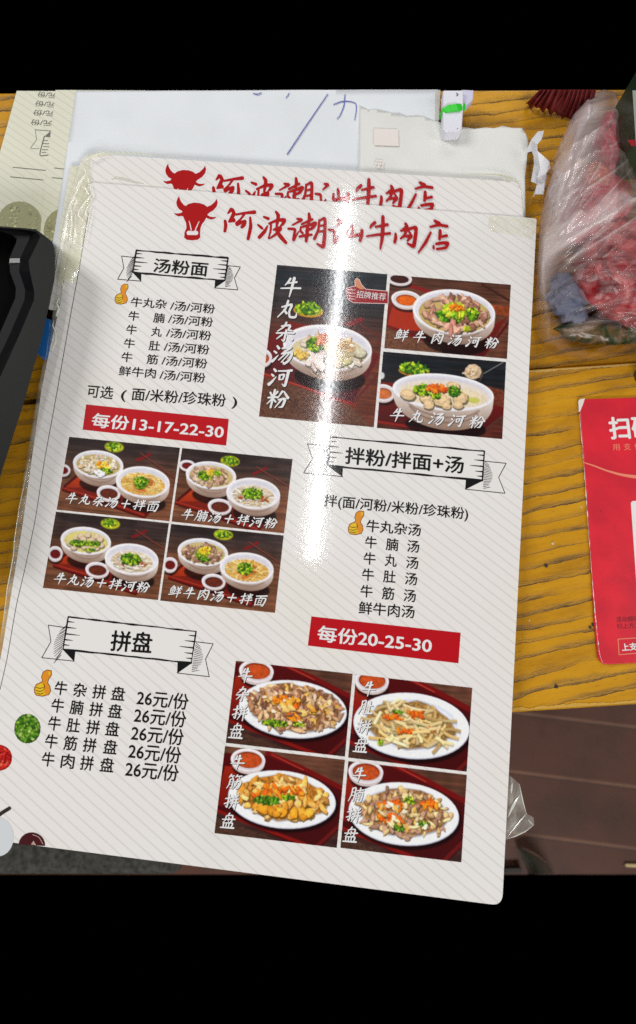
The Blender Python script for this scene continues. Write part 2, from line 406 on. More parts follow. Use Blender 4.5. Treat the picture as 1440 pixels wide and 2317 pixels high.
class Ink:
    """a small painter of flat prints; coordinates come from an enlargement of the photograph"""
    def __init__(self, quad, T, z, K=0.9, seed=1):
        self.T = T; self.z = z; self.rs = np.random.RandomState(seed)
        w = self.world(quad, False)
        self.o = w[3]; self.ex = w[2] - w[3]; self.ey = w[0] - w[3]
        # keep the print rectangular
        self.lx, self.ly = np.linalg.norm((w[1] - w[0] + w[2] - w[3]) / 2), np.linalg.norm((w[0] - w[3] + w[1] - w[2]) / 2)
        c = w.mean(0); dx = (w[1] - w[0] + w[2] - w[3]); dx /= np.linalg.norm(dx); dy = np.array([-dx[1], dx[0]])
        self.dx, self.dy = dx, dy; self.o = c - dx * self.lx / 2 - dy * self.ly / 2
        s = FPX / DIST * K
        self.w, self.h = max(8, int(self.lx * s)), max(8, int(self.ly * s)); self.s = s
        self.a = np.zeros((self.h, self.w, 3)); self.a[:] = 40
    def world(self, pts, use_t=True):
        if use_t: pts = self.T(pts)
        return WA([p[:2] for p in pts], self.z)
    def cv(self, pts):
        d = self.world(pts) - self.o
        return np.stack([d @ self.dx / self.lx * self.w, (1 - d @ self.dy / self.ly) * self.h], 1)
    def fill(self, pts, col, alpha=1.0, jit=0.0, grad=None, soft=0):
        p = self.cv(pts)
        x0, x1 = int(max(0, p[:, 0].min() - 1)), int(min(self.w, p[:, 0].max() + 2))
        y0, y1 = int(max(0, p[:, 1].min() - 1)), int(min(self.h, p[:, 1].max() + 2))
        if x1 <= x0 or y1 <= y0: return
        S = 3
        X = (np.arange((x1 - x0) * S) + .5) / S + x0; Y = (np.arange((y1 - y0) * S) + .5) / S + y0
        ins = np.zeros((len(Y), len(X)), bool)
        for i in range(len(p)):
            ax, ay = p[i]; bx, by = p[(i + 1) % len(p)]
            if ay == by: continue
            r = (Y >= min(ay, by)) & (Y < max(ay, by))
            if not r.any(): continue
            xi = ax + (Y[r] - ay) / (by - ay) * (bx - ax)
            ins[r] ^= X[None, :] < xi[:, None]
        m = ins.reshape(y1 - y0, S, x1 - x0, S).mean((1, 3))
        for _ in range(soft):
            q = np.pad(m, 1, mode='edge'); m = (q[:-2, 1:-1] + q[2:, 1:-1] + q[1:-1, :-2] + q[1:-1, 2:] + q[1:-1, 1:-1] * 2) / 6
        m = m[..., None] * alpha
        c = np.array(col, float)
        if grad is not None:
            t = ((np.arange(y0, y1) + .5 - p[:, 1].min()) / max(1e-6, p[:, 1].max() - p[:, 1].min())).clip(0, 1)[:, None, None]
            c = c * (1 - t) + np.array(grad, float) * t
        else: c = c[None, None]
        if jit: c = c * (1 + jit * (snoise(y1 - y0, x1 - x0, 3, 3, self.rs)[..., None] * 2 - 1))
        self.a[y0:y1, x0:x1] = self.a[y0:y1, x0:x1] * (1 - m) + c * m
    def ell(self, c, r, col, ang=0.1, n=44, a0=0, a1=2 * math.pi, **k):
        ca, sa = math.cos(ang), math.sin(ang); pts = []
        for i in range(n):
            t = a0 + (a1 - a0) * i / n; x, y = math.cos(t) * r[0], math.sin(t) * r[1]
            pts.append((c[0] + x * ca - y * sa, c[1] + x * sa + y * ca))
        self.fill(pts, col, **k)
    def line(self, pts, w, col, **k):
        P = np.array(pts, float); t = np.gradient(P, axis=0); t /= np.maximum(np.linalg.norm(t, axis=1, keepdims=True), 1e-6)
        nrm = np.stack([-t[:, 1], t[:, 0]], 1) * (np.asarray(w, float).reshape(-1, 1) if np.ndim(w) else w) / 2
        self.fill(np.vstack([P + nrm, (P - nrm)[::-1]]).tolist(), col, **k)
    def blob(self, x, y, r, col, el=1.5, ang=0.0, rough=.25, hi=1.16, lo=.55):
        n = 9; rs = self.rs; rad = r * (1 + rough * (rs.rand(n) * 2 - 1)); ca, sa = math.cos(ang), math.sin(ang)
        b = [(math.cos(2 * math.pi * i / n) * rad[i] * el, math.sin(2 * math.pi * i / n) * rad[i] / el ** .5) for i in range(n)]
        b = [(u * ca - v * sa, u * sa + v * ca) for u, v in b]; c = np.array(col, float)
        self.fill([(x + u * 1.1 + r * .12, y + v * 1.1 + r * .28) for u, v in b], c * lo * .72, alpha=.8)
        self.fill([(x + u, y + v) for u, v in b], c, jit=.13)
        self.fill([(x + u * .62 - r * .1, y + v * .55 - r * .22) for u, v in b], np.minimum(c * hi + 8, 252), alpha=.6, soft=1)
    def heap(self, c, r, n, cols, size, el=(1.2, 2.2), ang=0.1, edge=.95, rough=.25, **k):
        rs = self.rs; P = []
        for _ in range(n):
            t, q = rs.rand() * 6.283, math.sqrt(rs.rand()) * edge
            P.append((math.sin(t) * q, math.cos(t) * q))
        for v, u in sorted(P):
            x, y = u * r[0], v * r[1]; X = c[0] + x * math.cos(ang) - y * math.sin(ang); Y = c[1] + x * math.sin(ang) + y * math.cos(ang)
            col = np.array(cols[rs.randint(len(cols))], float) * (0.88 + .24 * rs.rand())
            self.blob(X, Y, size[0] + (size[1] - size[0]) * rs.rand(), col, el[0] + (el[1] - el[0]) * rs.rand(), rs.rand() * 3.14, rough, **k)
    def strands(self, c, r, n, cols, w, ln=.7, ang=0.1):
        rs = self.rs
        for _ in range(n):
            t, q = rs.rand() * 6.283, math.sqrt(rs.rand()) * .8
            x0, y0 = math.cos(t) * q, math.sin(t) * q; d = rs.rand() * 6.283; cu = (rs.rand() - .5) * 2.4; P = []
            for i in range(9):
                s = i / 8; P.append([x0, y0]); x0 += math.cos(d + cu * s) * ln / 8; y0 += math.sin(d + cu * s) * ln / 8
            P = np.array(P); rr = np.linalg.norm(P, axis=1).max()
            if rr > 1: P /= rr
            P = np.stack([c[0] + P[:, 0] * r[0], c[1] + P[:, 1] * r[1] + P[:, 0] * r[0] * ang], 1)
            col = np.array(cols[rs.randint(len(cols))], float) * (.82 + .3 * rs.rand())
            self.line((P + [w * .1, w * .5]).tolist(), w * 1.1, col * .55, alpha=.5)
            self.line(P.tolist(), w, col); self.line((P - [0, w * .22]).tolist(), w * .35, np.minimum(col * 1.15, 250), alpha=.6)
    def greens(self, c, r, n, size, yellow=.5, ang=.1):
        g = [(110, 152, 34), (150, 182, 42), (62, 104, 28), (186, 200, 66), (44, 78, 24)] if yellow > .5 else [(70, 130, 30), (110, 160, 40), (46, 92, 28), (150, 175, 60), (34, 66, 24)]
        self.ell(c, (r[0] * .9, r[1] * .9), (60, 92, 28), ang=ang, alpha=.75, soft=2)
        self.heap(c, r, int(n * 1.7), g, (size[0] * .72, size[1] * .74), (1, 2.2), ang, lo=.5)
    def wood(self, top, bot, band=.35):
        h, w = self.h, self.w
        t = np.linspace(0, 1, h)[:, None]; k = 1 / (1 + np.exp(-(t - band) * 14))
        k = k + .25 * (snoise(h, w, 8, 90, self.rs) - .5)
        n = .72 + .4 * snoise(h, w, 3, 60, self.rs) + .22 * snoise(h, w, 40, 18, self.rs)
        c = np.array(top, float) * (1 - k[..., None]) + np.array(bot, float) * k[..., None]
        self.a = c * n[..., None]
    def dish(self, c, r, sauce, inner=.72, deep=.55, dy=.12):
        self.ell((c[0] + r[0] * .05, c[1] + r[1] * .75), (r[0] * .95, r[1] * .8), (18, 10, 10), alpha=.7, soft=3)
        self.ell((c[0], c[1] + r[1] * .25), (r[0] * .96, r[1]), (205, 192, 190))
        self.ell(c, r, (240, 236, 240))
        self.ell((c[0] + r[0] * .02, c[1] + r[1] * .06), (r[0] * .9, r[1] * .86), (214, 208, 214))
        s = np.array(sauce, float)
        self.ell((c[0] + r[0] * .02, c[1] + r[1] * dy), (r[0] * inner, r[1] * inner * .92), s * .7, jit=.1)
        self.ell((c[0] + r[0] * .04, c[1] + r[1] * (dy + .06)), (r[0] * inner * .92, r[1] * inner * .8), s, jit=.12)
        self.ell((c[0] - r[0] * .2, c[1] - r[1] * .05), (r[0] * inner * .4, r[1] * inner * .2), s * 1.25, alpha=.4, soft=2)
    def bowl(self, c, r, depth, base=.5):
        cx, cy = c; rx, ry = r
        self.ell((cx + rx * .05, cy + depth * .92), (rx * .8, ry * .62), (14, 8, 8), alpha=.75, soft=4)
        def side(k, y0, y1):
            pts = []
            for i in range(25):
                t = math.pi * (1 - i / 24); f = math.sin(t) ** .55
                x = math.cos(t) * rx; wid = rx * (1 - (1 - base) * 0)
                pts.append((cx + math.cos(t) * rx * (1 - (1 - base) * f ** 2 * .35), cy + .1 * math.cos(t) * rx + f * depth))
            return pts
        self.fill(side(1, 0, 0), (234, 226, 220), grad=(138, 114, 100))
        for q in (.66, .8):
            P = [(cx + math.cos(t) * rx * (1 - .28 * q), cy + .1 * math.cos(t) * rx + math.sin(t) ** .8 * depth * q) for t in np.linspace(2.6, .5, 16)]
            self.line(P, depth * .05, (120, 96, 84), alpha=.6, soft=1)
        self.ell((cx, cy + ry * .05), (rx, ry * 1.02), (205, 198, 198))
        self.ell(c, r, (246, 243, 245))
        self.ell((cx + rx * .01, cy + ry * .03), (rx * .955, ry * .935), (222, 220, 228), soft=1)
        self.ell((cx + rx * .02, cy - ry * .10), (rx * .84, ry * .72), (208, 205, 212), alpha=.8, soft=3)
        self.ell((cx + rx * .02, cy + ry * .2), (rx * .88, ry * .74), (232, 229, 233), alpha=.8, soft=2)
    def plate(self, c, r, ang=.1):
        self.ell((c[0] + r[0] * .02, c[1] + r[1] * .1), (r[0] * 1.03, r[1] * 1.05), (14, 6, 8), ang=ang, alpha=.75, soft=4)
        self.ell((c[0], c[1] + r[1] * .02), r, (196, 198, 210), ang=ang)
        self.ell(c, (r[0] * .99, r[1] * .98), (238, 240, 248), ang=ang)
        self.ell((c[0], c[1] - r[1] * .02), (r[0] * .8, r[1] * .76), (214, 218, 232), ang=ang, alpha=.9, soft=2)
        self.ell((c[0], c[1]), (r[0] * .76, r[1] * .71), (232, 234, 243), ang=ang, soft=2)
    def blur(self, n=1):
        n = 1
        for _ in range(n):
            q = np.pad(self.a, ((1, 1), (1, 1), (0, 0)), mode='edge')
            self.a = (q[:-2, 1:-1] + q[2:, 1:-1] + q[1:-1, :-2] + q[1:-1, 2:] + q[1:-1, 1:-1] * 3) / 7
    def build(self, name, material, parent, keep=None):
        # printed grain, a little more colour
        lum = self.a.mean(2, keepdims=True); self.a = np.clip((lum + (self.a - lum) * 1.14) * 1.06, 0, 255)
        h, w = self.h, self.w
        self.a = self.a * (1 + .06 * (self.rs.rand(h, w, 1) - .5)) * (1 + .05 * (snoise(h, w, 4, 4, self.rs)[..., None] - .5))
        gx = np.linspace(0, self.lx, w); gy = np.linspace(self.ly, 0, h)
        X, Y = np.meshgrid(gx, gy)
        P = self.o + X[..., None] * self.dx + Y[..., None] * self.dy
        off = parent.location
        co = np.zeros((h * w, 3)); co[:, :2] = P.reshape(-1, 2) - [off[0], off[1]]; co[:, 2] = self.z - off[2]
        idx = np.arange(h * w).reshape(h, w)
        q = np.stack([idx[:-1, :-1], idx[1:, :-1], idx[1:, 1:], idx[:-1, 1:]], -1).reshape(-1, 4)
        if keep is not None:
            kp = self.cv(keep); cx = (np.arange(w - 1) + 1); cy = (np.arange(h - 1) + 1)
            XX, YY = np.meshgrid(cx, cy); ins = np.zeros(XX.shape, bool)
            for i in range(len(kp)):
                ax, ay = kp[i]; bx, by = kp[(i + 1) % len(kp)]
                if ay == by: continue
                r = (YY >= min(ay, by)) & (YY < max(ay, by)); ins ^= r & (XX < ax + (YY - ay) / (by - ay) * (bx - ax))
            q = q[ins.reshape(-1)]
            used = np.unique(q); mp = -np.ones(h * w, int); mp[used] = np.arange(len(used)); q = mp[q]; co = co[used]
        else: used = np.arange(h * w)
        me = bpy.data.meshes.new(name)
        me.vertices.add(len(co)); me.vertices.foreach_set('co', co.ravel())
        me.loops.add(q.size); me.loops.foreach_set('vertex_index', q.ravel().astype(np.int32))
        me.polygons.add(len(q)); me.polygons.foreach_set('loop_start', np.arange(0, q.size, 4, dtype=np.int32))
        me.update(calc_edges=True)
        at = me.color_attributes.new('ink', 'FLOAT_COLOR', 'POINT')
        c4 = np.ones((len(co), 4), np.float32); c4[:, :3] = lin_arr(self.a).reshape(-1, 3)[used]
        at.data.foreach_set('color', c4.ravel())
        me.materials.append(material); me.validate()
        o = bpy.data.objects.new(name, me); COL.objects.link(o); o.parent = parent
        return o

def ink_material(coated=True):
    m = mat('printed_picture', (0.5, 0.5, 0.5), .6, spec=.2); nt = m.node_tree
    a = N(m, 'ShaderNodeVertexColor'); a.layer_name = 'ink'
    nt.links.new(a.outputs['Color'], nt.nodes['Principled BSDF'].inputs['Base Color'])
    return film(m) if coated else m
M_INK = ink_material(); M_INKM = ink_material(False)

TRAY, TRAYD = (128, 42, 26), (70, 18, 16)
MEAT = [(196, 168, 146), (178, 146, 124), (214, 190, 168), (150, 112, 92), (188, 152, 130)]
PALE = [(222, 206, 184), (206, 186, 158), (190, 166, 132), (232, 220, 204)]
NOOD = [(228, 186, 104), (238, 204, 132), (212, 164, 84), (246, 220, 160)]
WNOOD = [(236, 226, 208), (222, 206, 182), (244, 238, 226), (206, 184, 156)]

def combo(ink, lb, rb, sc, gr, tray, side, left, right, sticks):
    """two bowls on a red tray, with sauce dish, scallions and chopsticks"""
    ink.wood((52, 42, 41), (104, 68, 50), .33)
    cx, cy = lb
    ink.ell((cx + 120, cy - 220), (420, 70), (34, 28, 28), alpha=.5, soft=6)
    ink.fill([(sticks[0] - 55, sticks[1] + 62), (sticks[0] + 20, sticks[1] + 36), (sticks[0] + 105, sticks[1] - 10), (sticks[0] + 122, sticks[1] + 18), (sticks[0] + 40, sticks[1] + 60), (sticks[0] - 30, sticks[1] + 86)], (112, 30, 34), soft=1)
    ink.line([(sticks[0], sticks[1]), (sticks[2], sticks[3])], 17, (52, 24, 22)); ink.line([(sticks[0], sticks[1] - 4), (sticks[2], sticks[3] - 4)], 9, (128, 70, 58))
    # tray
    tx, ty = tray
    ink.fill([(tx, ty), (tx + 190, ty - 170), (tx + 520, ty - 60), (tx + 1010, ty + 90), (tx + 870, ty + 330), (tx, ty + 36)], TRAYD)
    ink.fill([(tx + 36, ty - 4), (tx + 190, ty - 128), (tx + 420, ty + 20), (tx + 480, ty + 150)], (176, 66, 32), grad=(120, 36, 24))
    ink.fill([(tx + 40, ty + 4), (tx + 480, ty + 150), (tx + 860, ty + 285), (tx + 960, ty + 140), (tx + 500, ty - 10)], (104, 30, 22), alpha=.8)
    ink.line([(tx, ty + 6), (tx + 430, ty + 140), (tx + 870, ty + 300)], 24, (122, 34, 24)); ink.line([(tx + 4, ty - 2), (tx + 430, ty + 130), (tx + 870, ty + 288)], 6, (176, 74, 56))
    ink.line([(tx + 870, ty + 310), (tx + 1030, ty + 110)], 26, (84, 22, 20))
    if side: ink.dish(side[:2], side[2:], (98, 26, 24), .68)
    # scallions
    ink.ell(gr, (104, 58), (120, 128, 34)); ink.ell(gr, (94, 48), (190, 180, 52)); ink.greens((gr[0], gr[1] - 6), (84, 40), 34, (9, 17), .9)
    ink.bowl(lb, (264, 142), 236); left(ink, (cx + 2, cy + 14), (230, 112))
    ink.dish(sc, (126, 78), (92, 42, 30), .74)
    ink.bowl(rb, (282, 160), 240); right(ink, (rb[0], rb[1] + 30), (232, 112))
    ink.blur(1)

def soup(ink, c, r, col=(186, 166, 112)):
    ink.ell(c, r, col, jit=.06); ink.ell((c[0], c[1] - r[1] * .1), (r[0] * .9, r[1] * .8), np.array(col) * 1.06, alpha=.5, soft=2)
def f_mixed(ink, c, r):
    soup(ink, c, r); ink.heap(c, (r[0] * .94, r[1] * .90), 70, PALE + [(200, 184, 170)], (13, 27)); ink.strands((c[0] - 20, c[1] - 30), (r[0] * .7, r[1] * .6), 16, [(226, 208, 170), (210, 188, 140)], 11)
    ink.heap((c[0] + 40, c[1] + 6), (78, 40), 30, [(226, 176, 52), (214, 132, 40), (234, 206, 92)], (9, 18)); ink.greens((c[0] + 70, c[1] + 62), (80, 26), 26, (8, 15), .9); ink.heap((c[0] + 10, c[1] + 82), (60, 20), 8, [(226, 222, 226)], (18, 26))
def f_meat(ink, c, r):
    soup(ink, c, r, (196, 178, 130)); ink.heap(c, (r[0] * .94, r[1] * .9), 84, MEAT, (11, 23)); ink.greens((c[0] - 66, c[1] - 10), (74, 46), 40, (9, 17), .9)
    ink.heap((c[0] + 6, c[1] - 40), (56, 26), 18, [(232, 170, 50), (226, 196, 80)], (8, 15)); ink.greens((c[0] + 62, c[1] - 30), (40, 26), 16, (8, 15), .9)
def f_balls(ink, c, r):
    soup(ink, c, r, (206, 196, 128))
    for dx, dy in [(-60, -62), (20, -72), (110, -52), (-110, -22), (-28, -30), (150, -28), (-170, 16), (60, -18), (-70, 30), (160, 36), (-10, 56), (110, 62), (-130, 62), (30, 84)]:
        ink.blob(c[0] + dx, c[1] + dy, 30, (204, 182, 160), 1.15, .1, .06, 1.13, .5)
    ink.greens((c[0] - 80, c[1] + 14), (100, 34), 34, (8, 15), .9); ink.greens((c[0] + 70, c[1] + 20), (90, 30), 26, (8, 15), .9); ink.greens((c[0] + 40, c[1] + 84), (60, 14), 10, (8, 13), .9)
def f_beef(ink, c, r):
    soup(ink, c, r, (190, 174, 122)); ink.heap(c, (r[0] * .94, r[1] * .9), 96, [(170, 134, 112), (150, 114, 96), (196, 164, 142), (120, 88, 74)], (10, 21))
    ink.greens((c[0] - 20, c[1] + 8), (70, 52), 30, (9, 17), .9); ink.heap((c[0] + 24, c[1] - 24), (66, 40), 34, [(230, 190, 60), (216, 150, 50), (196, 196, 60)], (8, 16)); ink.greens((c[0] + 22, c[1] + 68), (44, 22), 16, (8, 14), .3)
def f_ynood(ink, c, r, gx=-20, gy=-20):
    ink.ell(c, r, (206, 158, 84)); ink.strands((c[0], c[1] - 8), (r[0], r[1] * 1.06), 150, NOOD, 8)
    ink.ell((c[0] - 30, c[1] + 34), (74, 50), (206, 92, 40), alpha=.75, soft=3); ink.ell((c[0] + 60, c[1] - 14), (64, 44), (158, 74, 32), alpha=.7, soft=3); ink.strands(c, r, 26, NOOD, 7)
    ink.greens((c[0] + gx, c[1] + gy), (82, 66), 60, (9, 17), .9)
def f_wnood(ink, c, r):
    ink.ell(c, (r[0] * .95, r[1]), (214, 198, 172)); ink.strands(c, (r[0] * .95, r[1]), 110, WNOOD, 11, .55)
    ink.heap((c[0] + 10, c[1] + 30), (150, 40), 16, [(150, 74, 44), (180, 104, 60)], (9, 18)); ink.strands((c[0] - 20, c[1] + 50), (r[0] * .8, r[1] * .45), 24, WNOOD, 12, .5); ink.greens((c[0] - 10, c[1] - 26), (112, 60), 74, (9, 18), .8)

def platter(ink, pl, dish, food, tray_in):
    """an oval plate on a red tray with a dish of sauce behind it"""
    ink.wood((88, 58, 46), (56, 36, 34), .7)
    x, y = pl[0], pl[1]; rx, ry = pl[2:]
    ink.fill([(x - 1.1 * rx, y - ry * 1.6), (x - .2 * rx, y - ry * 1.5), (x + 1.35 * rx, y - ry * .2), (x + 1.35 * rx, y + .5 * ry), (x + .6 * rx, y + ry * 1.9), (x - rx * 1.25, y + ry * .35)], (74, 16, 18), grad=(60, 14, 16))
    ink.fill([(x - 1.05 * rx, y - ry * 1.15), (x - .75 * rx, y - ry * 1.1), (x - .8 * rx, y + ry * .3), (x - 1.22 * rx, y + ry * .2)], (142, 40, 26), grad=(104, 24, 22))
    ink.line([(x - .3 * rx, y - ry * 1.62), (x + .35 * rx, y - ry * 1.1), (x + 1.4 * rx, y - ry * .1)], ry * .16, (104, 22, 22)); ink.line([(x - .2 * rx, y - ry * 1.56), (x + .4 * rx, y - ry * 1.0)], ry * .04, (160, 58, 48))
    ink.line([(x - 1.25 * rx, y + ry * .36), (x - .2 * rx, y + ry * 1.12), (x + .5 * rx, y + ry * 1.62)], ry * .12, (118, 26, 22)); ink.line([(x + .6 * rx, y + ry * 1.7), (x + 1.3 * rx, y + ry * .5)], ry * .12, (96, 26, 26))
    ink.fill([(x - 1.4 * rx, y + ry * .5), (x - .3 * rx, y + ry * 1.25), (x + .3 * rx, y + ry * 1.8), (x - 1.4 * rx, y + ry * 1.8)], (70, 48, 40), jit=.2)
    ink.dish(dish[:2], dish[2:], (178, 78, 40), .78, dy=0.0)
    ink.plate((x, y), (rx, ry)); food(ink, (x, y), (rx, ry)); ink.blur(1)
ORG = [(222, 112, 36), (232, 142, 46), (206, 92, 34)]
def mass(ink, c, r, k, col):
    n = 26; q = 1 + .16 * (ink.rs.rand(n) - .5)
    ink.fill([(c[0] + math.cos(6.283 * i / n) * r[0] * k * q[i], c[1] + math.sin(6.283 * i / n) * r[1] * k * q[i] + math.cos(6.283 * i / n) * r[0] * .07) for i in range(n)], np.array(col) * .5, alpha=.5, soft=3)
    ink.fill([(c[0] + math.cos(6.283 * i / n) * r[0] * k * q[i] * .97, c[1] - 6 + math.sin(6.283 * i / n) * r[1] * k * q[i] * .95 + math.cos(6.283 * i / n) * r[0] * .07) for i in range(n)], col, jit=.3)
def p_mix(ink, c, r):
    mass(ink, (c[0] + 20, c[1] - 10), r, .82, (138, 98, 66))
    ink.heap((c[0] + 20, c[1] - 10), (r[0] * .93, r[1] * .84), 260, [(202, 166, 128), (176, 132, 100), (220, 186, 146), (146, 100, 76), (214, 170, 92), (188, 156, 136)], (13, 34), (1.1, 2.2))
    ink.heap((c[0] - 60, c[1] - 60), (150, 60), 22, ORG, (16, 32)); ink.heap((c[0] + 60, c[1] - 20), (190, 70), 16, [(226, 160, 70), (216, 178, 110)], (20, 42)); ink.heap((c[0], c[1] + 90), (90, 40), 10, ORG, (16, 30))
    ink.greens((c[0] - 190, c[1] + 150), (150, 36), 30, (10, 19), .9); ink.greens((c[0] + 60, c[1] + 160), (60, 26), 16, (10, 18), .9); ink.heap((c[0] + 20, c[1] - 10), (r[0] * .7, r[1] * .6), 24, [(226, 196, 170), (120, 80, 62)], (13, 24))
def p_tripe(ink, c, r):
    mass(ink, (c[0], c[1]), r, .74, (150, 116, 70))
    ink.heap((c[0], c[1] + 10), (r[0] * .62, r[1] * .62), 50, [(214, 186, 130), (196, 164, 106), (148, 112, 66)], (16, 26), (1.6, 3))
    ink.strands((c[0] - 10, c[1] + 10), (r[0] * .86, r[1] * .82), 90, [(226, 202, 150), (212, 182, 126), (234, 214, 172), (196, 164, 108)], 30, .5)
    for k in ((-190, -90), (60, -120), (150, 40), (-60, 60)): ink.heap((c[0] + k[0], c[1] + k[1]), (100, 30), 15, ORG, (11, 24))
    ink.greens((c[0] - 140, c[1] - 140), (60, 18), 12, (9, 15), .3); ink.greens((c[0] + 100, c[1] + 10), (50, 16), 9, (9, 15), .3); ink.strands((c[0] + 20, c[1] + 60), (r[0] * .66, r[1] * .5), 12, [(230, 206, 156), (216, 188, 134)], 32, .5); ink.greens((c[0] - 320, c[1] + 180), (30, 26), 8, (10, 16), .9)
def p_tendon(ink, c, r):
    mass(ink, (c[0] + 10, c[1] - 10), r, .80, (168, 112, 48))
    ink.heap((c[0] + 10, c[1] - 10), (r[0] * .88, r[1] * .76), 110, [(222, 172, 94), (210, 148, 62), (232, 194, 132), (196, 140, 70)], (22, 46), (1.1, 2))
    ink.heap((c[0], c[1] - 90), (260, 50), 26, ORG, (16, 30)); ink.heap((c[0] - 200, c[1] - 30), (110, 50), 14, ORG, (14, 28)); ink.greens((c[0] - 160, c[1] + 10), (150, 50), 44, (10, 20), .3); ink.greens((c[0] + 60, c[1] - 20), (70, 30), 20, (10, 18), .9)
    ink.heap((c[0] + 60, c[1] + 140), (280, 50), 14, [(224, 164, 66), (214, 146, 50)], (30, 52), (1, 1.5))
def p_brisk(ink, c, r):
    mass(ink, (c[0] + 10, c[1] - 6), r, .78, (150, 110, 72))
    ink.heap((c[0] + 10, c[1] - 6), (r[0] * .88, r[1] * .84), 150, [(216, 186, 132), (196, 160, 116), (180, 142, 120), (228, 204, 150), (160, 124, 104)], (14, 36), (1.1, 2.2))
    ink.heap((c[0] - 120, c[1] - 90), (150, 50), 24, ORG, (14, 30)); ink.heap((c[0] + 270, c[1] - 90), (90, 50), 20, ORG, (14, 28)); ink.heap((c[0] - 130, c[1] + 50), (150, 40), 24, ORG, (14, 28))
    ink.greens((c[0] + 60, c[1] - 130), (60, 40), 14, (9, 16), .9); ink.greens((c[0] - 60, c[1] + 150), (70, 40), 22, (9, 16), .3); ink.greens((c[0] + 180, c[1] + 110), (90, 24), 16, (9, 16), .3); ink.heap((c[0] + 20, c[1] + 20), (r[0] * .6, r[1] * .5), 26, [(232, 208, 160), (232, 176, 90), (240, 226, 200)], (15, 28))
# ------------------------------------------------------------------ the setting: floor, desk boards
def floor_material():
    m = mat('brown_floor_tile', lin((92, 60, 46)), 0.5); nt = m.node_tree; b = nt.nodes['Principled BSDF']; L = nt.links.new
    g = N(m, 'ShaderNodeNewGeometry'); mp = N(m, 'ShaderNodeMapping'); mp.inputs['Rotation'].default_value = (0, 0, R_(6.5)); L(g.outputs['Position'], mp.inputs[0])
    sx = N(m, 'ShaderNodeSeparateXYZ'); L(mp.outputs[0], sx.inputs[0])
    y0 = N(m, 'ShaderNodeMath', operation='ADD'); y0.inputs[1].default_value = FLOOR_SHIFT
    dv = N(m, 'ShaderNodeMath', operation='DIVIDE'); dv.inputs[1].default_value = FLOOR_PITCH; fr = N(m, 'ShaderNodeMath', operation='FRACT')
    L(sx.outputs['Y'], y0.inputs[0]); L(y0.outputs[0], dv.inputs[0]); L(dv.outputs[0], fr.inputs[0])
    base, gr = lin((92, 52, 34)), lin((132, 92, 70))
    rp = ramp(m, [(0.0, gr), (0.035, gr), (0.06, base), (0.96, base), (1.0, lin((70, 44, 34)))]); L(fr.outputs[0], rp.inputs[0])
    nz = N(m, 'ShaderNodeTexNoise', Scale=11.0, Detail=8.0, Roughness=0.65); L(g.outputs['Position'], nz.inputs['Vector'])
    r2 = ramp(m, [(0.32, (0.62, 0.58, 0.56)), (0.5, (0.92, 0.9, 0.9)), (0.7, (1.08, 1.05, 1.03))]); L(nz.outputs['Fac'], r2.inputs[0])
    mx = N(m, 'ShaderNodeMix', data_type='RGBA', blend_type='MULTIPLY'); mx.inputs[0].default_value = 1.0
    L(rp.outputs[0], mx.inputs[6]); L(r2.outputs[0], mx.inputs[7]); L(mx.outputs[2], b.inputs['Base Color'])
    return m
ZF = -0.70
# two joints of the planks, measured in the picture, give pitch and phase
_c, _s = math.cos(R_(6.5)), math.sin(R_(6.5))
_ya = (lambda p: p.x * _s + p.y * _c)(W(1300, 1629, ZF)); _yb = (lambda p: p.x * _s + p.y * _c)(W(1300, 1764, ZF))
FLOOR_PITCH = _ya - _yb; FLOOR_SHIFT = -_yb + FLOOR_PITCH * 20 + 0.02 * FLOOR_PITCH
fl = MB(); slab_mb(fl, px_poly([(-500, 900), (2100, 900), (2100, 1979), (-500, 1979)], ZF), ZF - 0.02, ZF)
tag(fl.build('floor', floor_material(), recalc=True), kind='structure')

M_WOOD = wood('varnished_wood_grain')
M_EDGE = mat('desk_edge_varnish', lin((196, 156, 60)), 0.3, coat=.6, coat_rough=.15, bump=.6, bump_scale=220)
def desk_board(name, front, back, x0, x1, z0, z1, label):
    """front/back: photo rows of the board's edges as (y at x=0, slope)"""
    f = lambda l, x, z: W(x, l[0] + l[1] * x, z)
    a, b, c, d = f(front, x0, z1), f(front, x1, z1), f(back, x1, z1), f(back, x0, z1)
    r = thing(name, ((a.x + c.x) / 2, (a.y + c.y) / 2, z0), label, 'desk')
    bm = bmesh.new()
    vs = [bm.verts.new((p.x - r.location.x, p.y - r.location.y, z - z0)) for z in (z0, z1) for p in (a, b, c, d)]
    for q in ((3, 2, 1, 0), (4, 5, 6, 7), (0, 1, 5, 4), (1, 2, 6, 5), (2, 3, 7, 6), (3, 0, 4, 7)): bm.faces.new([vs[i] for i in q])
    bmesh.ops.recalc_face_normals(bm, faces=bm.faces)
    bmesh.ops.bevel(bm, geom=list(bm.edges), offset=0.0018, segments=3, affect='EDGES', profile=0.6)
    me = bpy.data.meshes.new('top'); bm.to_mesh(me); bm.free(); me.materials.append(M_WOOD)
    o = bpy.data.objects.new('top', me); COL.objects.link(o); o.parent = r
    # pale lip along an edge: wear, and painted edge light at the seam
    return r, f
fd, ff = desk_board('wooden_desk', (1689, -0.0655), (917, -0.068), -900, 2400, -0.026, 0.0, 'yellow brown wooden desk carrying the red payment card')
mb = MB()
RSd = np.random.RandomState(4)
